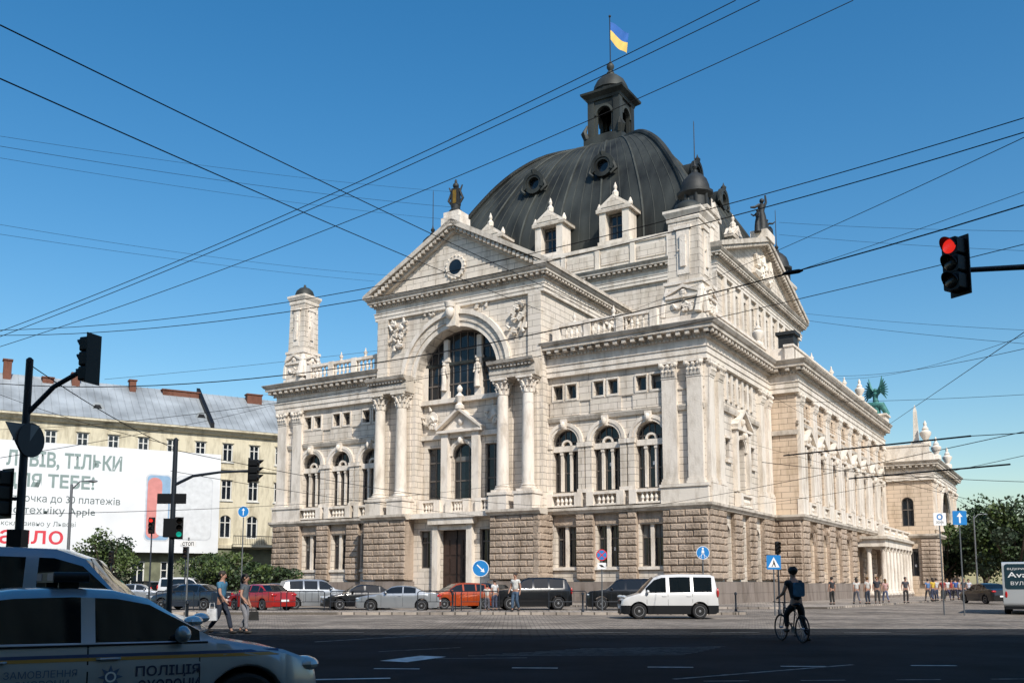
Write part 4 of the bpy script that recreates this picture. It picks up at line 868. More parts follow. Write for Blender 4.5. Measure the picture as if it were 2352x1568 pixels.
    for f in wcf:
        for sy in(1,-1):
            wr=empty("wheel",(L/2-f*L,sy*(W/2-.115),rad),0,parent=root)
            if sy<0: wr.rotation_euler=(0,0,math.pi)
            mb=MB(); r=rad; mb.lathe(0,0,[(r*.62,-.1),(r*.9,-.105),(r*.985,-.08),(r,-.04),(r,.04),(r*.985,.08),(r*.9,.105),(r*.66,.1),(r*.64,.085)],28,TYRE,'y'); mb.make("tyre",wr,smooth=40)
            mb=MB(); mb.lathe(0,0,[(r*.66,.0),(r*.66,.098),(r*.6,.098),(r*.57,.03)],24,RIM,'y'); mb.lathe(0,0,[(r*.58,.0),(r*.58,.02)],20,BLACK,'y'); mb.lathe(0,0,[(r*.16,.02),(r*.16,.085),(r*.1,.09)],12,RIM,'y')
            for i in range(5):
                t=2*math.pi*i/5+.3; c,s2=math.cos(t),math.sin(t); px,pz=-s2,c; ww=.035
                mb.add([(c*.04+px*ww,.085,s2*.04+pz*ww),(c*.04-px*ww,.085,s2*.04-pz*ww),(c*r*.62-px*ww*.7,.08,s2*r*.62-pz*ww*.7),(c*r*.62+px*ww*.7,.08,s2*r*.62+pz*ww*.7),
                        (c*.04+px*ww,.03,s2*.04+pz*ww),(c*.04-px*ww,.03,s2*.04-pz*ww),(c*r*.62-px*ww*.7,.03,s2*r*.62-pz*ww*.7),(c*r*.62+px*ww*.7,.03,s2*r*.62+pz*ww*.7)],[(0,1,2,3),(0,4,5,1),(1,5,6,2),(2,6,7,3),(3,7,4,0)],RIM)
            mb.make("rim",wr,smooth=40)
    if extra: extra(root,sy_,L,W,H)
    return root
def paint(n,c,metal=.3): return mat(n,c,.28,metal,.06,1.,coat=.8)
PSIL=paint("silver_paint",(.38,.40,.42),.6); PWH=paint("white_paint",(.60,.60,.60),.05); PBL=paint("black_paint",(.010,.011,.013)); PRED=paint("red_paint",(.42,.02,.015)); POR=paint("orange_paint",(.40,.06,.012)); PNAV=paint("navy_paint",(.018,.03,.05)); PGR=paint("grey_paint",(.12,.13,.14)); PPOL=paint("light_police_paint",(.33,.36,.40),.35); PBG=paint("blue_grey_paint",(.20,.27,.34),.3)
G="cars parked in front of the opera house"
car("parked_car","silver two-door coupe parked beside the kerb",(-6.05,50.4),math.pi,'coupe',PSIL,4.45,1.75,1.37,.31,G)
car("parked_car","black sedan parked behind the silver coupe",(-8.6,53.6),math.radians(200),'sedan',PBL,4.4,1.76,1.42,.31,G)
car("parked_car","silver minivan parked among other cars",(-11.6,55.2),math.radians(25),'suv',PSIL,4.2,1.78,1.72,.32,G)
car("parked_car","bright red sedan parked by the pavement",(-13.9,52.2),math.radians(140),'sedan',PRED,4.3,1.76,1.44,.31,G)
car("parked_car","dark navy sedan parked near the crossing",(-18.2,53.5),math.radians(165),'sedan',PNAV,4.5,1.78,1.45,.31,G)
car("parked_car","orange hatchback parked before the entrance",(-3.1,55.),math.radians(205),'hatch',POR,4.0,1.72,1.52,.31,G)
car("parked_car","black off-road car with red tail lights",(1.1,53.4),math.radians(190),'suv',PBL,4.4,1.85,1.82,.37,G)
car("parked_car","black off-road car parked beside the van",(6.4,52.6),math.radians(174),'suv',PBL,4.5,1.85,1.74,.36,G)
car("parked_van","white small delivery van with side windows",(6.62,40.2),math.pi,'van',PWH,4.1,1.72,1.86,.32,G,"van",lowtrim=True)
car("parked_car","grey hatchback parked near the facade",(-15.6,62.),math.radians(160),'hatch',PGR,4.1,1.7,1.5,.31,G)
car("parked_car","dark hatchback parked near the facade",(-2.0,59.5),math.radians(150),'hatch',PNAV,4.1,1.7,1.5,.31,G)
car("parked_car","silver sedan far down the street",(-29.4,74.),math.radians(10),'sedan',PSIL,4.4,1.75,1.45,.31,G)
car("parked_car","dark sedan far down the street",(-24.,68.),math.radians(190),'sedan',PGR,4.4,1.75,1.45,.31,G)
car("parked_van","white van far down the street",(-28.,81.),0,'van',PWH,4.6,1.8,2.0,.32,G,"van")
car("parked_car","black car parked by the cream house",(-33.,84.),2.6,'suv',PBL,4.4,1.8,1.7,.33,G)
car("parked_car","dark car driving away beside the opera",(35.2,70.),math.radians(95),'sedan',PBL,4.4,1.78,1.5,.31,G)
YEL=mat("yellow_police_stripe",(.45,.24,.05),.4,0,.03); BLU=mat("blue_police_stripe",(.03,.06,.16),.4,0,.03); DKT=mat("dark_decal_lettering",(.02,.03,.08),.5,0,.03); DK2=mat("faded_blue_lettering",(.08,.13,.24),.5,0,.1)
def police(root,sy_,L,W,H):
    mb=MB()
    for z0,z1,m in((.842,.868,BLU),(.812,.840,YEL)):
        for sy in(1,-1):
            fs=np.linspace(.10,.93,40); vs=[]
            for f in fs: vs+=[(L/2-f*L,sy*(sy_(f,z0)+.003),z0+.03*(f-.3)),(L/2-f*L,sy*(sy_(f,z1)+.003),z1+.03*(f-.3))]
            mb.add(vs,[(2*i,2*i+1,2*i+3,2*i+2) for i in range(39)],m)
    mb.make("livery_stripe",root,smooth=60)
    y=-(W/2+.004); text("ПОЛІЦІЯ",.54,DKT,root,(.50,y,.675),height=.105,bold=.02); text("ОХОРОНИ",.52,DKT,root,(.52,y,.54),height=.105,bold=.02)
    text("ЗАМОВЛЕННЯ",.54,DK2,root,(-.50,y,.70),height=.058); text("ОХОРОНИ",.40,DK2,root,(-.42,y,.62),height=.058)
    mb=MB(); st=[]
    for i in range(16): r=.10 if i%2==0 else .05; t=i*math.pi/8; st.append((.30+r*math.cos(t),.68+r*math.sin(t)))
    mb.prism(FR(0,y+.001,1,0),st,0,.003,DK2); mb.ring(FR(0,y,1,0),.30,.68,.03,.045,.004,.006,WHITEP,0,6.28,16); mb.make("police_emblem",root)
    mb=MB(); lx=-.0
    mb.prism(FR(lx,0,0,1),rr(-.6,.6,H+.05,H+.14,.045),-.14,.14,BLACK); mb.box(F0,lx-.08,lx+.08,-.45,-.4,H-.03,H+.05,BLACK); mb.box(F0,lx-.08,lx+.08,.4,.45,H-.03,H+.05,BLACK); mb.make("light_bar",root)
    mb=MB(); mb.prism(FR(lx,0,0,1),rr(-.58,-.2,H+.065,H+.13,.03),-.145,.145,BLU); mb.prism(FR(lx,0,0,1),rr(.2,.58,H+.065,H+.13,.03),-.145,.145,BLU); mb.make("beacon",root)
    mb=MB(); zl=.655*H
    for sy in(1,-1):
        vs=[(L/2-f*L,sy*(sy_(f,zl+.012)+.006),zl+.012*(1+1.5*(f-.3))) for f in np.linspace(.25,.78,20)]; mb.pipe(vs,.009,BLACK,5)
        vs=[(L/2-f*L,sy*(sy_(f,.36)+.006),.36) for f in np.linspace(.27,.70,16)]; mb.pipe(vs,.014,BLACK,5)
    mb.make("window_trim",root)
car("police_car","silver police sedan with blue and yellow stripe",(-4.12,8.6),math.radians(33),'police',PPOL,4.45,1.76,1.42,.325,None,"police car",police)
car("parked_van","blue-grey van standing behind the police car",(-6.55,12.95),math.radians(14),'van',PBG,4.5,1.85,1.95,.33,None,"van")
def bus():
    r=empty("city_bus",(26.4,47.9,.01),math.radians(61),"white city bus with dark rear window lettering","bus")
    mb=MB(); L,W,H=7.5,2.3,2.5; PB2=paint("grey_white_bus_paint",(.40,.42,.43),.05)
    mb.prism(FR(0,-W/2,1,0),rr(-L/2,L/2,.35,H,.22),-W,0,PB2); mb.box(F0,-L/2+.05,L/2-.05,-W/2+.05,W/2-.05,.25,.36,BLACK)
    mb.make("body",r,smooth=30)
    for s_,y in((0,-W/2-.004),(1,W/2+.004)):
        for i in range(4):
            mb=MB(); f=FR(0,y,1,0); mb.prism(f,rr(-3.5+1.7*i,-1.95+1.7*i,1.35,2.2,.1),-.006 if s_ else 0,0 if s_ else .006,CGL); mb.make("window",r)
    mb=MB(); mb.prism(FR(L/2+.004,0,0,1),rr(-.95,.95,1.2,2.2,.12),0,.006,CGL); mb.make("windshield",r)
    BT=mat("dark_teal_rear_panel",(.015,.04,.055),.3); mb=MB(); mb.prism(FR(-L/2-.004,0,0,-1),rr(-1.05,1.05,1.2,2.4,.12),0,.006,BT); mb.make("rear_window",r)
    for x in(-2.4,2.4):
        for sy in(1,-1):
            w=empty("wheel",(x,sy*(W/2-.14),.42),0 if sy>0 else math.pi,parent=r); mb=MB(); mb.lathe(0,0,[(.26,-.12),(.4,-.12),(.42,-.08),(.42,.08),(.4,.15),(.26,.14)],24,TYRE,'y'); mb.make("tyre",w,smooth=40); mb=MB(); mb.lathe(0,0,[(.26,0),(.26,.12),(.1,.05),(.08,.1)],16,RIM,'y'); mb.make("rim",w)
    for sy in(1,-1):
        mb=MB(); mb.ball((L/2,sy*.85,.75),(.04,.14,.1),HL); mb.make("headlight",r); mb=MB(); mb.ball((-L/2,sy*1.02,.95),(.04,.06,.16),TL); mb.make("taillight",r)
    rt=(math.pi/2,0,-math.pi/2); x=-L/2-.02
    text("ВІДКРИЙ ДЛЯ СЕБЕ",1.8,WHITEP,r,(x,.92,2.12),rt,height=.14); text("Avalon",1.5,WHITEP,r,(x,.92,1.76),rt,height=.26,bold=.01); text("ВУЛ. МАЗ",1.3,WHITEP,r,(x,.8,1.40),rt,height=.17)
bus()
# ---------------------------------------------------------------- people
SKIN=mat("skin",(.36,.20,.14),.6); HAIR=mat("dark_hair",(.025,.018,.013),.7); SHOE=mat("dark_shoe_leather",(.02,.018,.016),.6)
cl={}
def cloth(c):
    k=tuple(c)
    if k not in cl: cl[k]=mat("cloth",c,.9,0,.25,8.,.3,12)
    return cl[k]
def skinned(name,V,E,m,parent,sub=1):
    me=bpy.data.meshes.new(name); me.from_pydata([v[:3] for v in V],E,[]); o=bpy.data.objects.new(name,me); col.objects.link(o)
    md=o.modifiers.new("s",'SKIN'); md.use_smooth_shade=True
    if sub: s2=o.modifiers.new("u",'SUBSURF'); s2.levels=sub; s2.render_levels=sub
    for i,v in enumerate(V):
        d=me.skin_vertices[0].data[i]; r=v[3]; d.radius=(r if not isinstance(r,tuple) else r[0],r if not isinstance(r,tuple) else r[1]); d.use_root=(i==0)
    dg=bpy.context.evaluated_depsgraph_get(); dg.update(); m2=bpy.data.meshes.new_from_object(o.evaluated_get(dg)); bpy.data.objects.remove(o)
    m2.materials.clear(); m2.materials.append(m); m2.name=name
    o=bpy.data.objects.new(name,m2); col.objects.link(o); o.parent=parent; return o
ST=dict(lk=(-.11,.03,.5),la=(-.12,-.02,.08),rk=(.11,.02,.5),ra=(.12,-.03,.08),le=(-.26,-.02,1.13),lw=(-.27,.06,.88),re=(.26,-.02,1.13),rw=(.27,.06,.88),lean=0.)
WK=dict(ST,lk=(-.1,.17,.53),la=(-.1,.28,.10),rk=(.1,-.04,.5),ra=(.1,-.33,.14),le=(-.25,-.12,1.14),lw=(-.26,-.08,.9),re=(.25,.08,1.14),rw=(.25,.24,.95))
WK2=dict(ST,lk=(-.1,.06,.5),la=(-.1,-.16,.10),rk=(.1,.10,.5),ra=(.1,.12,.08),rw=(.25,.15,.93))
BIKEP=dict(ST,lk=(-.15,.26,.66),la=(-.15,.22,.30),rk=(.2,.12,.50),ra=(.30,.02,.09),le=(-.27,.14,1.16),lw=(-.25,.42,1.06),re=(.27,.14,1.16),rw=(.25,.42,1.06),lean=.12)
def person(label,x,y,z,head,h,shirt,trous,pose=ST,hands=False,hair=None,sleeve=.5,shorts=False,dress=False,group=None,hairlong=False):
    k=h/1.75; root=empty("person",(x,y,z),head,label,"person",group); root.scale=(k,k,k); p=pose; ln=p['lean']
    J=[(0,0,.96,(.15,.11)),(0,ln*.35,1.12,(.135,.095)),(0,ln*.8,1.30,(.165,.11)),(0,ln,1.43,(.12,.08)),(0,ln+.01,1.51,.055),(0,ln+.02,1.57,.07),(0,ln+.03,1.65,(.082,.098)),(0,ln+.02,1.73,(.06,.07))]
    E=[(i,i+1) for i in range(7)]; V=list(J)
    def ch(st,pts):
        pr=st
        for q in pts: V.append(q); E.append((pr,len(V)-1)); pr=len(V)-1
        return pr
    for s_,e,w in((-1,p['le'],p['lw']),(1,p['re'],p['rw'])):
        W_=Vector(w); E_=Vector(e); d=(W_-E_).normalized(); hd=W_+d*.07
        i=ch(3,[(s_*.17,ln,1.42,.062),(e[0],e[1],e[2],.043),(w[0],w[1],w[2],.028),(hd.x,hd.y,hd.z,(.038,.022))])
        if hands:
            for f in range(4):
                off=Vector((0,(f-1.5)*.019,0)); a=hd+d*.035+off; b=hd+d*(.07+.006*(1-abs(f-1.3)))+off*1.1+Vector((-s_*.012,0,0))
                ch(i,[(a.x,a.y,a.z,.009),(b.x,b.y,b.z,.008)])
            a=W_+d*.045+Vector((-s_*.01,.045,0)); ch(i-1,[(a.x,a.y,a.z,.010)])
    for s_,kn,an in((-1,p['lk'],p['la']),(1,p['rk'],p['ra'])):
        ch(0,[(s_*.1,0,.88,.088),(kn[0],kn[1],kn[2],.058),(an[0],an[1],an[2],.038),(an[0],an[1]+.12,an[2]-.045,.032)])
    ch(6,[(0,ln+.13,1.64,.016)])
    skinned("body",V,E,SKIN,root)
    V=[(0,0,.93,(.165,.125)),(0,ln*.35,1.12,(.155,.115)),(0,ln*.8,1.30,(.182,.128)),(0,ln,1.43,(.135,.095)),(0,ln,1.475,(.07,.062))]; E=[(0,1),(1,2),(2,3),(3,4)]
    for s_,e,w in((-1,p['le'],p['lw']),(1,p['re'],p['rw'])):
        e=Vector(e); sh=Vector((s_*.17,ln,1.42)); w=Vector(w)
        if sleeve<=1: q=sh.lerp(e,max(sleeve,.4)); ch(3,[(sh.x,sh.y,sh.z,.078),(q.x,q.y,q.z,.064)])
        else: ch(3,[(sh.x,sh.y,sh.z,.078),(e.x,e.y,e.z,.058),(w.x,w.y,w.z,.042)])
    skinned("shirt",V,E,cloth(shirt),root)
    V=[(0,0,1.0,(.158,.12)),(0,0,.93,(.165,.125))]; E=[(0,1)]
    if dress: ch(1,[(0,0,.75,(.19,.16)),(0,0,.55,(.22,.19))])
    else:
        for s_,kn,an in((-1,p['lk'],p['la']),(1,p['rk'],p['ra'])):
            kn=Vector(kn); an=Vector(an); i=ch(1,[(s_*.1,0,.86,.103),(kn.x,kn.y,kn.z,.077)])
            if not shorts: q=kn.lerp(an,.9); ch(i,[(q.x,q.y,q.z,.062)])
    skinned("trousers" if not dress else "skirt",V,E,cloth(trous),root)
    for an in(p['la'],p['ra']):
        mb=MB(); mb.ball((an[0],an[1]+.05,an[2]-.035),(.052,.145,.05),SHOE,10,6); mb.make("shoe",root,smooth=60)
    mb=MB(); mb.ball((0,ln-.005,1.695),(.1,.115,.1),hair or HAIR,12,8)
    if hairlong: mb.ball((0,ln-.07,1.6),(.09,.06,.16),hair or HAIR,10,8)
    mb.make("hair",root,smooth=60)
    mb=MB()
    for s_ in(-1,1): mb.ball((s_*.035,ln+.118,1.665),(.012,.008,.008),BLACK,6,4); mb.ball((s_*.093,ln+.02,1.655),(.014,.025,.034),SKIN,6,5)
    mb.ball((0,ln+.118,1.6),(.025,.01,.008),REDP,6,4); mb.make("face_features",root)
    return root
person("man in blue shirt and dark jeans walking",-8.45,27.4,.01,math.radians(-100),1.80,(.05,.16,.26),(.015,.022,.04),WK,True,sleeve=.6)
person("woman in patterned top and pale trousers walking",-7.95,28.0,.01,math.radians(-95),1.72,(.10,.12,.14),(.22,.22,.24),WK2,True,sleeve=.5,hairlong=True)
def bag(x,y,z,c,lbl,w=.3,h=.34):
    mb=MB(); m=cloth(c); mb.box(FR(0,0,1,0),-w/2,w/2,-.05,.05,0,h,m,0,.02); mb.pipe([(-w*.25,0,h),(-w*.2,0,h+.16),(w*.2,0,h+.16),(w*.25,0,h)],.012,m,6)
    o=mb.make("bag",None,smooth=40,loc=(x,y,z)); tag(o,lbl,"bag")
bag(-8.62,27.1,.42,(.65,.66,.68),"white plastic shopping bag held by walking man"); bag(-7.63,27.9,.4,(.02,.02,.02),"black handbag hanging from woman's hand",.28,.26)
person("man in white shirt and jeans standing on kerb",.17,45.9,.13,math.radians(150),1.84,(.6,.6,.58),(.05,.09,.15),WK2,True)
person("woman in white top beside parked cars",-.95,51.5,.01,math.radians(40),1.68,(.6,.6,.6),(.05,.06,.1),ST)
person("child in pale shirt beside parked cars",-1.35,51.,.01,0,1.4,(.55,.5,.45),(.1,.1,.12),ST)
PG="pedestrians walking on the pavement beside the opera"
pp=[(1905,61,(.03,.03,.035),(.02,.02,.02),1.75),(1961,62,(.55,.53,.5),(.1,.1,.12),1.7),(1986,62.5,(.5,.48,.45),(.03,.04,.06),1.75),(2008,64,(.04,.04,.05),(.05,.05,.05),1.8),(2027,66,(.5,.3,.28),(.1,.12,.2),1.65),(2073,66,(.06,.06,.07),(.03,.03,.03),1.78),(2124,74,(.1,.2,.4),(.05,.05,.06),1.7),(2135,72,(.6,.4,.05),(.05,.06,.1),1.75),(2143,75,(.5,.5,.5),(.05,.06,.1),1.75),(2158,74,(.3,.05,.05),(.05,.05,.05),1.7),(2168,76,(.55,.55,.55),(.05,.05,.1),1.72),(2178,77,(.4,.05,.05),(.03,.03,.05),1.7),(2187,75,(.05,.1,.3),(.03,.03,.05),1.75),(2196,77,(.5,.45,.4),(.03,.03,.05),1.7),(2206,76,(.05,.05,.06),(.03,.03,.05),1.75),(2217,78,(.5,.5,.55),(.03,.03,.05),1.7)]
names=["black","white","pale","dark","pink","dark","blue","orange","white","red","white","red","blue","beige","black","white"]
for i,(b,Y,s_,t,h) in enumerate(pp):
    person("pedestrian in %s top walking near the opera"%names[i],(b-1176)/2144*Y,Y,.13,random.choice([0,3.14,.4,2.8]),h,s_,t,random.choice([WK,WK2,ST]),group=PG,hair=random.choice([HAIR,cloth((.15,.08,.03))]),hairlong=i%3==1)
# cyclist and bicycle
BH=math.radians(13)
cyc=person("cyclist in dark vest and helmet astride bicycle",7.25,24.0,.01,BH,1.84,(.02,.024,.03),(.01,.012,.015),BIKEP,True,sleeve=.5)
mb=MB(); mb.ball((0,.13,1.71),(.115,.14,.095),BLACK,14,8)
for d in(-.04,0,.04): mb.box(F0,d-.008,d+.008,-.25,-.02,1.79,1.81,DARKM)
mb.make("helmet",cyc,smooth=50)
mb=MB(); mb.prism(FR(0,.0,1,0),rr(-.13,.13,1.08,1.42,.05),.08,.17,cloth((.03,.10,.17))); mb.make("backpack",cyc)
def bicycle(x,y,rz):
    r=empty("bicycle",(x,y,.01),rz,"dark bicycle held upright by the stopped cyclist","bicycle")
    for fy in(-.52,.53):
        w=empty("wheel",(0,fy,.34),0,parent=r); mb=MB(); mb.pipe([(0,.325*math.cos(t),.325*math.sin(t)) for t in np.linspace(0,2*math.pi,33)],.02,TYRE,6); mb.make("tyre",w,smooth=60)
        mb=MB(); mb.pipe([(0,.30*math.cos(t),.30*math.sin(t)) for t in np.linspace(0,2*math.pi,33)],.009,DARKM,5); mb.lathe(0,0,[(.025,-.05),(.025,.05)],8,RIM,'x')
        for i in range(18): t=i*math.pi/9; mb.pipe([(.02*(-1)**i,0,0),(0,.3*math.cos(t),.3*math.sin(t))],.0018,RIM,3)
        mb.make("rim",w)
    mb=MB(); bb=(0,-.08,.3); se=(0,-.2,.82); hd=(0,.36,.86); hl=(0,.39,.72)
    for a,b in((bb,se),((0,-.19,.76),hd),(bb,hl),(hd,hl)): mb.pipe([a,b],.017,DARKM,7)
    for s_ in(-.05,.05): mb.pipe([(s_*.3,-.1,.3),(s_,-.52,.34)],.009,DARKM,5); mb.pipe([(s_*.3,-.19,.76),(s_,-.52,.34)],.008,DARKM,5); mb.pipe([(s_,.40,.7),(s_,.53,.34)],.011,DARKM,5)
    mb.make("frame",r,smooth=40)
    mb=MB(); mb.pipe([hd,(0,.40,.98)],.014,DARKM); mb.pipe([(-.3,.36,1.0),(-.1,.42,.98),(.1,.42,.98),(.3,.36,1.0)],.013,BLACK); mb.make("handlebar",r,smooth=40)
    mb=MB(); mb.pipe([se,(0,-.22,.92)],.013,GREYM); mb.ball((0,-.27,.94),(.08,.11,.035),BLACK); mb.ball((0,-.14,.945),(.035,.12,.025),BLACK); mb.make("saddle",r,smooth=50)
    mb=MB(); mb.lathe(0,-.08,[(.09,-.01),(.09,.01)],16,GREYM,'x',cz=.3); mb.pipe([(.06,-.08,.3),(.07,-.02,.15)],.012,GREYM); mb.pipe([(-.06,-.08,.3),(-.07,-.14,.45)],.012,GREYM); mb.box(F0,.06,.15,-.02,.06,.13,.16,BLACK); mb.box(F0,-.15,-.06,.1,.18,.44,.47,BLACK); mb.make("crank",r)
bicycle(7.13,24.1,BH)
# ---------------------------------------------------------------- street furniture
RLIT=mat("lit_red_lens",(.9,.03,.02),.3,0,.5,30,emit=.8); GLIT=mat("lit_green_lens",(.02,.7,.5),.3,0,0,emit=.45); ROFF=mat("unlit_lens",(.03,.02,.015),.2)
def signal_head(parent,loc,rz,h=.95,lit=None,name="signal_head"):
    w=h*.32; e=empty(name,loc,rz,parent=parent); mb=MB()
    for i in range(3):
        z=h*(.32-.32*i); mb.prism(F0,rr(-w*.48,w*.48,z-h*.155,z+h*.155,.04),-.11,.1,BLACK)
    mb.box(F0,-w*.3,w*.3,-.09,.06,-h*.45,h*.45,BLACK)
    mb.box(F0,-w*.62,w*.62,-.135,-.112,-h*.54,h*.54,BLACK); mb.make("housing",e)
    for i in range(3):
        z=h*(.32-.32*i); r=w*.40; m={0:RLIT if lit==0 else ROFF,1:ROFF,2:GLIT if lit==2 else ROFF}[i]
        mb=MB(); mb.lathe(0,-.1,[(r,0),(r,-.01),(r*.7,-.03),(.005,-.04)],18,m,'y',cz=z); mb.make("lens",e,smooth=60)
        mb=MB(); vs=[]; n=16
        for q in range(n+1):
            t=-.15+(math.pi+.3)*q/n; c,s2=math.cos(t),math.sin(t); dep=.03+.12*max(0,s2)
            vs+=[(r*1.02*c,-.1,z+r*1.02*s2),(r*1.02*c,-.1-dep,z+r*1.02*s2),(r*1.1*c,-.1-dep,z+r*1.1*s2),(r*1.1*c,-.1,z+r*1.1*s2)]
        mb.add(vs,[(q*4+j,q*4+(j+1)%4,q*4+4+(j+1)%4,q*4+4+j) for q in range(n) for j in range(4)],BLACK); mb.make("visor",e,smooth=50)
    return e
def pole(mb,x,z0,z1,r,m=DARKM): mb.lathe(0,0,[(r*1.8,z0),(r*1.8,z0+.25),(r*1.1,z0+.3),(r,z0+1.),(r*.8,z1),(r*.3,z1+.04)],14,m)
p=empty("traffic_light",(-9.5,18.,0),0,"tall dark signal mast with side arm and sign","traffic light"); mb=MB(); pole(mb,0,0,5.85,.085); mb.pipe([(0,0,4.75),(.5,0,5.3),(1.0,0,5.6)],.05,DARKM,8); mb.pipe([(-.9,0,3.1),(0,0,3.1)],.04,DARKM); mb.make("mast",p,smooth=40)
signal_head(p,(1.15,0,5.85),math.radians(-110),.92); signal_head(p,(-.35,-.1,3.2),math.radians(-30),.9,None)
mb=MB(); mb.prism(FR(0,-.12,.6,.8),[(-.33,4.55),(.33,4.55),(0,3.95)],0,.02,GREYM); mb.make("sign_plate",p)
mb=MB(); mb.prism(FR(0.12,.02,.4,.91),[(.30*math.cos(t),4.25+.34*math.sin(t)) for t in np.linspace(0,6.28,24)][:-1],-.02,0,DARKM); mb.make("sign_plate",p)
mb=MB(); mb.box(F0,-.14,.14,-.1,.18,1.8,2.5,BLACK); mb.make("control_box",p)
p=empty("traffic_light",(-9.1,25.,0),0,"dark signal mast with long horizontal arm","traffic light"); mb=MB(); pole(mb,0,0,5.35,.075); mb.pipe([(0,0,4.1),(.5,0,4.35),(1.2,0,4.45),(2.2,0,4.5)],[.045,.04,.035,.03],DARKM,8); mb.make("mast",p,smooth=40)
signal_head(p,(2.15,0,4.5),math.radians(85),.62); signal_head(p,(.2,-.05,2.95),math.radians(20),.55,2)
mb=MB(); mb.box(F0,-.42,.34,-.02,.05,3.6,3.87,BLACK); mb.make("sign_plate",p); mb=MB(); mb.box(F0,-.2,0.2,-.05,.12,2.7,3.2,BLACK); mb.make("control_box",p)
p=empty("traffic_light",(10.2,13.5,0),0,"overhead signal on long arm showing red","traffic light"); mb=MB(); pole(mb,0,0,6.6,.11); mb.pipe([(0,0,6.1),(-1.6,0,6.22),(-3.4,0,6.12)],[.06,.05,.04],DARKM,8); mb.make("mast",p,smooth=40)
signal_head(p,(-3.58,0,6.2),math.radians(-60),.84,0)
def small_signal(x,y,z,h,lit,lab="small traffic light on slim grey post"):
    p=empty("traffic_light",(x,y,0),0,lab,"traffic light"); mb=MB(); pole(mb,0,0,z,.045); mb.make("mast",p,smooth=40); signal_head(p,(0,-.12,z-h/2),0.1,h,lit)
small_signal(-18.9,49.,4.9,.8,0); small_signal(-26.5,62.,3.6,.8,None); small_signal(-19.5,56,3.8,.8,None); small_signal(12.4,43.7,3.4,.55,None)
def disc(r,cz,n=28): return [(r*math.cos(2*math.pi*i/n),cz+r*math.sin(2*math.pi*i/n)) for i in range(n)]
def sign(label,x,y,z,kind,size=.35,base=.0,rz=0.):
    p=empty("road_sign",(x,y,base),rz,label,"road sign"); mb=MB(); mb.lathe(0,0,[(.035,0),(.03,z+size*.8)],8,GREYM); mb.make("post",p,smooth=40)
    f=FR(0,-.04,1,0); mb=MB(); s2=size
    if kind in('arrow','ped','nostop'):
        mb.prism(f,disc(s2,z),0,.02,WHITEP if kind!='nostop' else REDP); mb.prism(f,disc(s2*(.93 if kind!='nostop' else .84),z),.02,.024,BLUEP)
    if kind=='arrow':
        c,d=math.cos(-.785),math.sin(-.785); q=lambda a,b:(a*c-b*d,z+a*d+b*c); k=s2
        mb.prism(f,[q(-.6*k,-.07*k),q(.25*k,-.07*k),q(.25*k,-.27*k),q(.66*k,0),q(.25*k,.27*k),q(.25*k,.07*k),q(-.6*k,.07*k)],.024,.028,WHITEP)
    if kind=='ahead':
        mb.prism(f,disc(s2,z),0,.02,WHITEP); mb.prism(f,disc(s2*.93,z),.02,.024,BLUEP); k=s2; mb.prism(f,[(-.08*k,z-.65*k),(.08*k,z-.65*k),(.08*k,z+.2*k),(.3*k,z+.2*k),(0,z+.66*k),(-.3*k,z+.2*k),(-.08*k,z+.2*k)],.024,.028,WHITEP)
    if kind=='nostop':
        for t in(.785,-.785):
            c,d=math.cos(t),math.sin(t); L_,w=s2*.84,s2*.08; mb.prism(f,[(a*c-b*d,z+a*d+b*c) for a,b in((-L_,-w),(L_,-w),(L_,w),(-L_,w))],.024+.001*(t>0),.028+.001*(t>0),REDP)
        mb.box(f,-.22,.22,0,.02,z-s2-.42,z-s2-.1,WHITEP); mb.prism(f,[(-.15,z-s2-.2),(.0,z-s2-.2),(.15,z-s2-.32),(-.02,z-s2-.32)],.02,.024,BLACK)
    if kind=='ped':
        mb.prism(f,disc(.05,z+.2,10),.024,.028,WHITEP)
        for poly in([(-.05,z+.13),(.05,z+.13),(.07,z-.0),(.03,z-.02),(-.03,z-.02),(-.07,z)],[(-.03,z),(0,z),(-.06,z-.14),(-.1,z-.14)],[(0,z),(.03,z),(.1,z-.14),(.06,z-.14)]): mb.prism(f,poly,.024,.028,WHITEP)
        for d in(-.11,.11): mb.ring(f,d,z-.2,.05,.065,.024,.028,WHITEP,0,6.28,12)
    if kind=='cross':
        mb.prism(f,rr(-s2,s2,z-s2,z+s2,.04),0,.02,BLUEP); mb.prism(f,[(-s2*.8,z-s2*.7),(s2*.8,z-s2*.7),(0,z+s2*.75)],.02,.024,WHITEP)
        mb.prism(f,disc(.03,z+.06,8),.024,.028,BLACK); mb.prism(f,[(-.03,z+.02),(.04,z+.02),(.09,z-.2),(.05,z-.2),(.0,z-.07),(-.07,z-.2),(-.11,z-.2),(-.03,z-.06)],.024,.028,BLACK)
    if kind=='oneway':
        mb.prism(f,rr(-s2,s2,z-s2,z+s2,.04),0,.02,BLUEP); k=s2; mb.prism(f,[(-.12*k,z-.75*k),(.12*k,z-.75*k),(.12*k,z+.15*k),(.42*k,z+.15*k),(0,z+.75*k),(-.42*k,z+.15*k),(-.12*k,z+.15*k)],.02,.024,WHITEP)
    if kind=='zone':
        mb.prism(f,rr(-s2,s2,z-s2,z+s2,.04),0,.02,WHITEP); mb.ring(f,0,z+s2*.35,s2*.3,s2*.48,.02,.024,BLUEP,0,6.28,20)
    if kind=='stop': mb.prism(f,rr(-s2,s2,z-s2*.38,z+s2*.38,.04),0,.02,WHITEP)
    mb.make("sign_plate",p)
    if kind=='zone': text("ЗОНА",s2*1.2,BLACK,p,(0,-.066,z-s2*.65),align='CENTER',height=s2*.35)
    if kind=='stop': text("СТОП",s2*1.4,BLACK,p,(0,-.066,z-s2*.22),align='CENTER',height=s2*.45,bold=.02)
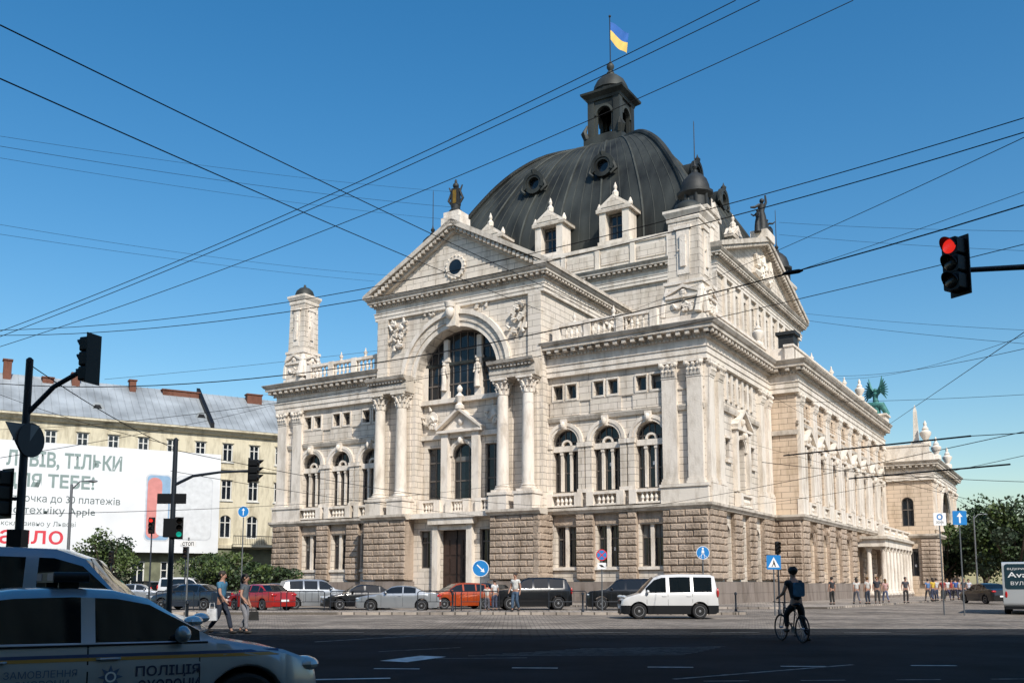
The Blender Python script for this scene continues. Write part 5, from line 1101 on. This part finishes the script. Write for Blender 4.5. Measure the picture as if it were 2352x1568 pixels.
sign("round blue sign with white diagonal arrow on kerb",-1.5,44.9,2.1,'arrow',.40,.1)
sign("round blue and red no stopping sign",4.45,46.5,2.75,'nostop',.28,.13)
sign("round blue pedestrian and bicycle sign",9.1,44.7,2.8,'ped',.32,.13)
sign("blue pedestrian crossing sign on grey post",12.1,43.4,2.45,'cross',.33,0)
sign("blue one-way sign with white arrow",21.1,44.0,4.55,'oneway',.33,0,.0); sign("white parking zone sign beside crossing",20.25,44.2,4.5,'zone',.30,0)
sign("blue straight ahead sign on grey post",-14.4,50.,5.3,'ahead',.30,0,0)
sign("white rectangular sign reading STOP in Cyrillic",-12.1,35.,2.95,'stop',.30,0)
def railing(x,y,z,L=1.9):
    mb=MB(); mb.pipe([(-L/2,0,0),(-L/2,0,.9),(-L/2+.08,0,.98),(L/2-.08,0,.98),(L/2,0,.9),(L/2,0,0)],.025,DARKM,6); mb.pipe([(-L/2,0,.45),(L/2,0,.45)],.018,DARKM,6)
    for i in range(1,6): mb.pipe([(-L/2+L*i/6,0,.45),(-L/2+L*i/6,0,.97)],.01,DARKM,5)
    return mb.make("railing",None,loc=(x,y,z))
r0=railing(-17,47.5,.12); tag(r0,"low dark metal railing along the pavement edge","railing","railings along the pavement edge")
for i in range(1,13):
    if i in(5,8): continue
    o=r0.copy(); o.location=(-17+2.2*i,47.5-.01*i,.12); col.objects.link(o)
mb=MB(); mb.lathe(0,0,[(.07,0),(.07,.1),(.045,.14),(.045,.8),(.07,.83),(.06,.92),(.01,.95)],12,DARKM); b0=mb.make("bollard",None,smooth=40,loc=(10.9,45.9,.12)); tag(b0,"dark metal bollard on the pavement","bollard","bollards by the kerb")
for x,y in((-11.9,30.),(-11.2,30.4),(-10.4,30.2),(-2.9,46.),(9.6,45.3),(3.4,45.3),(13.6,47)):
    o=b0.copy(); o.location=(x,y,.01 if y<40 else .12); col.objects.link(o)
def lamp(x,y,h,lab="slim concrete lamp post with curved arm"):
    p=empty("street_lamp",(x,y,0),0,lab,"street lamp"); mb=MB(); pole(mb,0,0,h,.1,GREYM); mb.pipe([(0,0,h-.3),(.5,0,h+.2),(1.1,0,h+.25)],.04,GREYM); mb.make("post",p,smooth=40); mb=MB(); mb.ball((1.3,0,h+.22),(.32,.14,.09),GREYM); mb.make("lamp_head",p,smooth=60)
lamp(-27.5,58,7.6); lamp(52,105,9.)
# ---------------------------------------------------------------- trees
LF=[mat("leaf_green",(.035,.065,.018),.6,0,.35,1.5),mat("leaf_dark_green",(.018,.036,.012),.65,0,.3,1.5),mat("leaf_light_green",(.065,.10,.022),.6,0,.3,1.5)]; BARK=mat("bark",(.07,.05,.035),.9,0,.3,5,.5,20)
def tree(x,y,h,r,trunk,seed,n=4200,ls=.28,lab="leafy green street tree",nm="tree"):
    rn=np.random.RandomState(seed); root=empty(nm,(x,y,0),0,lab,"tree"); mb=MB(); mb.pipe([(0,0,0),(.05,0,trunk*.5),(0,.05,trunk),(0,0,h*.8)],[.05*r+.1,.04*r+.08,.035*r+.06,.03],BARK,8)
    for i in range(7):
        t=i*.9; mb.pipe([(0,0,trunk*.8+.15*i),(r*.35*math.cos(t),r*.35*math.sin(t),trunk+(h-trunk)*.3),(r*.7*math.cos(t),r*.7*math.sin(t),trunk+(h-trunk)*(.4+.06*i))],[.03*r+.04,.02*r+.02,.015],BARK,6)
    mb.make("trunk",root,smooth=60)
    k=26; cc=rn.normal(size=(k,3)); cc/=np.linalg.norm(cc,axis=1)[:,None]; cc*=rn.uniform(.35,.85,(k,1)); cz=trunk*.75+(h-trunk*.75)/2; sc=np.array([r,r,(h-trunk*.75)/2]); cs=rn.uniform(.2,.42,k)
    idx=rn.randint(0,k,n); d=rn.normal(size=(n,3)); d/=np.linalg.norm(d,axis=1)[:,None]; d*=rn.uniform(.55,1.05,(n,1))*cs[idx][:,None]; c=(cc[idx]+d)*sc+np.array([0,0,cz])
    a=rn.normal(size=(n,3)); a/=np.linalg.norm(a,axis=1)[:,None]; b=np.cross(a,rn.normal(size=(n,3))); b/=np.linalg.norm(b,axis=1)[:,None]; s_=ls*rn.uniform(.6,1.3,(n,1)); a*=s_*.5; b*=s_*.35
    V=np.stack([c-a,c-b,c+a,c+b],1).reshape(-1,3); me=bpy.data.meshes.new("crown"); me.from_pydata(V.tolist(),[],[(4*i,4*i+1,4*i+2,4*i+3) for i in range(n)])
    for m in LF: me.materials.append(m)
    cm=rn.randint(0,3,k); me.polygons.foreach_set("material_index",cm[idx].tolist()); me.update(); o=bpy.data.objects.new("crown",me); col.objects.link(o); o.parent=root
tree(-36.5,85,6.5,3.2,1.2,1,5000); tree(-23.,76,4.2,3.0,.8,2,4000,.25); tree(-19.,74,3.6,2.6,.6,3,3000,.25); tree(-27.,84,4.5,2.8,.7,11,3000,.25)
for i,(x,y,h,r) in enumerate([(51.5,112,9.5,5.5),(57,106,10.5,6),(66,112,11,6),(63,125,12.5,6.5),(55,124,12,6),(74,118,12,7)]): tree(x,y,h,r,2.0,20+i,9000,.42,"broad leafy green tree in the park")
for i,(x,y) in enumerate([(-70,125),(-95,130),(70,150),(90,150),(50,150),(110,150),(80,130)]): tree(x,y,13,8,2.5,40+i,5000,.7,"distant leafy green park tree")
# ---------------------------------------------------------------- overhead wires (bearing, rise, distance surveyed from the kerb)
def wp(b,r,Y): return Vector((b*Y,Y,EYE+r*Y))
def wire(p,q,sag,r,ins=None,n=24):
    mb=MB(); pts=[]
    for i in range(n+1):
        t=i/n; v=p.lerp(q,t); v.z-=4*sag*t*(1-t); pts.append(v)
    mb.pipe(pts,r,WIREM,5)
    if ins:
        for t in ins:
            v=p.lerp(q,t); v.z-=4*sag*t*(1-t); d=(q-p).normalized()*.2; mb.pipe([v-d,v-d*.6,v+d*.6,v+d],[.015,.045,.045,.015],BLACK,8)
    o=mb.make("overhead_wire",None,smooth=60); tag(o,"thin black overhead cable strung across the crossing","cable","overhead cables above the crossing")
k=2144.
def bp(px,py,Y):
    e=(1084-py)/k; g=(.118+.993*e)/(.993-.118*e); return wp((px-1176)/k*(.993+.118*g),g,Y)
W_=[((0,57,12),(1440,742,44),.1,.011),((0,180,12),(1250,715,38),.1,.011),((1690,0,20),(0,760,30),.35,.011),((1745,0,20),(0,772,30),.3,.011),((1960,0,22),(0,795,32),.5,.011),
 ((2352,270,16),(0,757,30),.9,.010),((2352,303,16),(0,769,30),.95,.011),((2352,315,18),(1400,730,50),.2,.009),((2352,470,16),(0,880,30),1.15,.014),((2352,560,18),(0,985,40),.8,.009),
 ((0,312,45),(1040,440,70),.3,.009),((0,335,45),(1040,475,70),.3,.012),((0,362,45),(1050,505,70),.3,.009),((0,515,45),(900,632,70),.3,.009),((0,537,45),(860,645,70),.2,.009),
 ((1790,510,60),(2352,530,45),.1,.009),((1790,538,60),(2352,575,45),.1,.009),((1840,718,60),(2352,757,45),.1,.009),((1840,733,60),(2352,788,45),.1,.011),((1920,862,70),(2352,800,35),.3,.012),((1925,868,70),(2352,770,35),.5,.010),
 ((2040,975,60),(2352,762,25),.0,.012),((1780,922,50),(2352,905,40),.1,.010),((1800,1045,28),(2230,1000,22),.0,.022),((1950,1098,28),(2320,1065,22),.0,.022),((2230,1000,22),(2500,985,20),0,.01),((1750,1060,30),(2352,1105,30),.1,.010),((2352,990,20),(1250,1190,60),.3,.009),((2352,1175,30),(1700,1010,60),.1,.009),
 ((68,836,18),(392,1025,25),.1,.010),((392,1030,25),(1250,1160,48),.3,.010),((392,1080,25),(1250,1195,48),.2,.008),((0,905,30),(392,1020,25),.1,.008),((0,1050,30),(640,925,70),.2,.012),((0,1180,30),(1200,1105,60),.4,.010),((1200,650,60),(1560,780,66),0,.012),((600,905,60),(2352,440,20),1.2,.007),
 ((1560,780,66),(2352,1230,40),.2,.010),((2352,1045,30),(1700,1160,60),.2,.010),((240,870,60),(900,800,70),.1,.012)]
for i,(a,b,s_,r) in enumerate(W_): wire(bp(*a),bp(*b),s_,r,[.138] if i==8 else None)
# ---------------------------------------------------------------- camera, light
cam=bpy.data.cameras.new("camera"); co=bpy.data.objects.new("camera",cam); col.objects.link(co); scene.camera=co
cam.sensor_width=36; cam.lens=2144/2352*36; cam.shift_y=300/2352; cam.clip_end=8000; cam.clip_start=.1
co.location=(0,0,EYE); co.rotation_euler=(math.radians(90+6.8),0,0)
sd=Vector((.38,-.925,0)); el=math.radians(42); d=Vector((sd.x*math.cos(el),sd.y*math.cos(el),math.sin(el)))
sl=bpy.data.lights.new("sun",'SUN'); sl.energy=5.0; sl.angle=math.radians(.5); sl.color=(1,.945,.855); so=bpy.data.objects.new("sun",sl); col.objects.link(so); so.rotation_euler=(-d).to_track_quat('-Z','Y').to_euler()
w=bpy.data.worlds.new("World"); scene.world=w; w.use_nodes=True; N=w.node_tree.nodes; L=w.node_tree.links; sk=N.new("ShaderNodeTexSky"); sk.sky_type='NISHITA'; sk.sun_disc=False; sk.sun_elevation=el; sk.sun_rotation=math.atan2(sd.x,sd.y); sk.ozone_density=2.2; sk.air_density=1.25; sk.dust_density=1.0
hs=N.new("ShaderNodeHueSaturation"); hs.inputs["Saturation"].default_value=1.42; hs.inputs["Hue"].default_value=.497; hs.inputs["Value"].default_value=1.15
L.new(sk.outputs[0],hs.inputs["Color"])
bg=N["Background"]; bg.inputs[1].default_value=.125; L.new(hs.outputs[0],bg.inputs[0])
scene.view_settings.view_transform='Standard'; scene.view_settings.look='None'; scene.view_settings.exposure=0
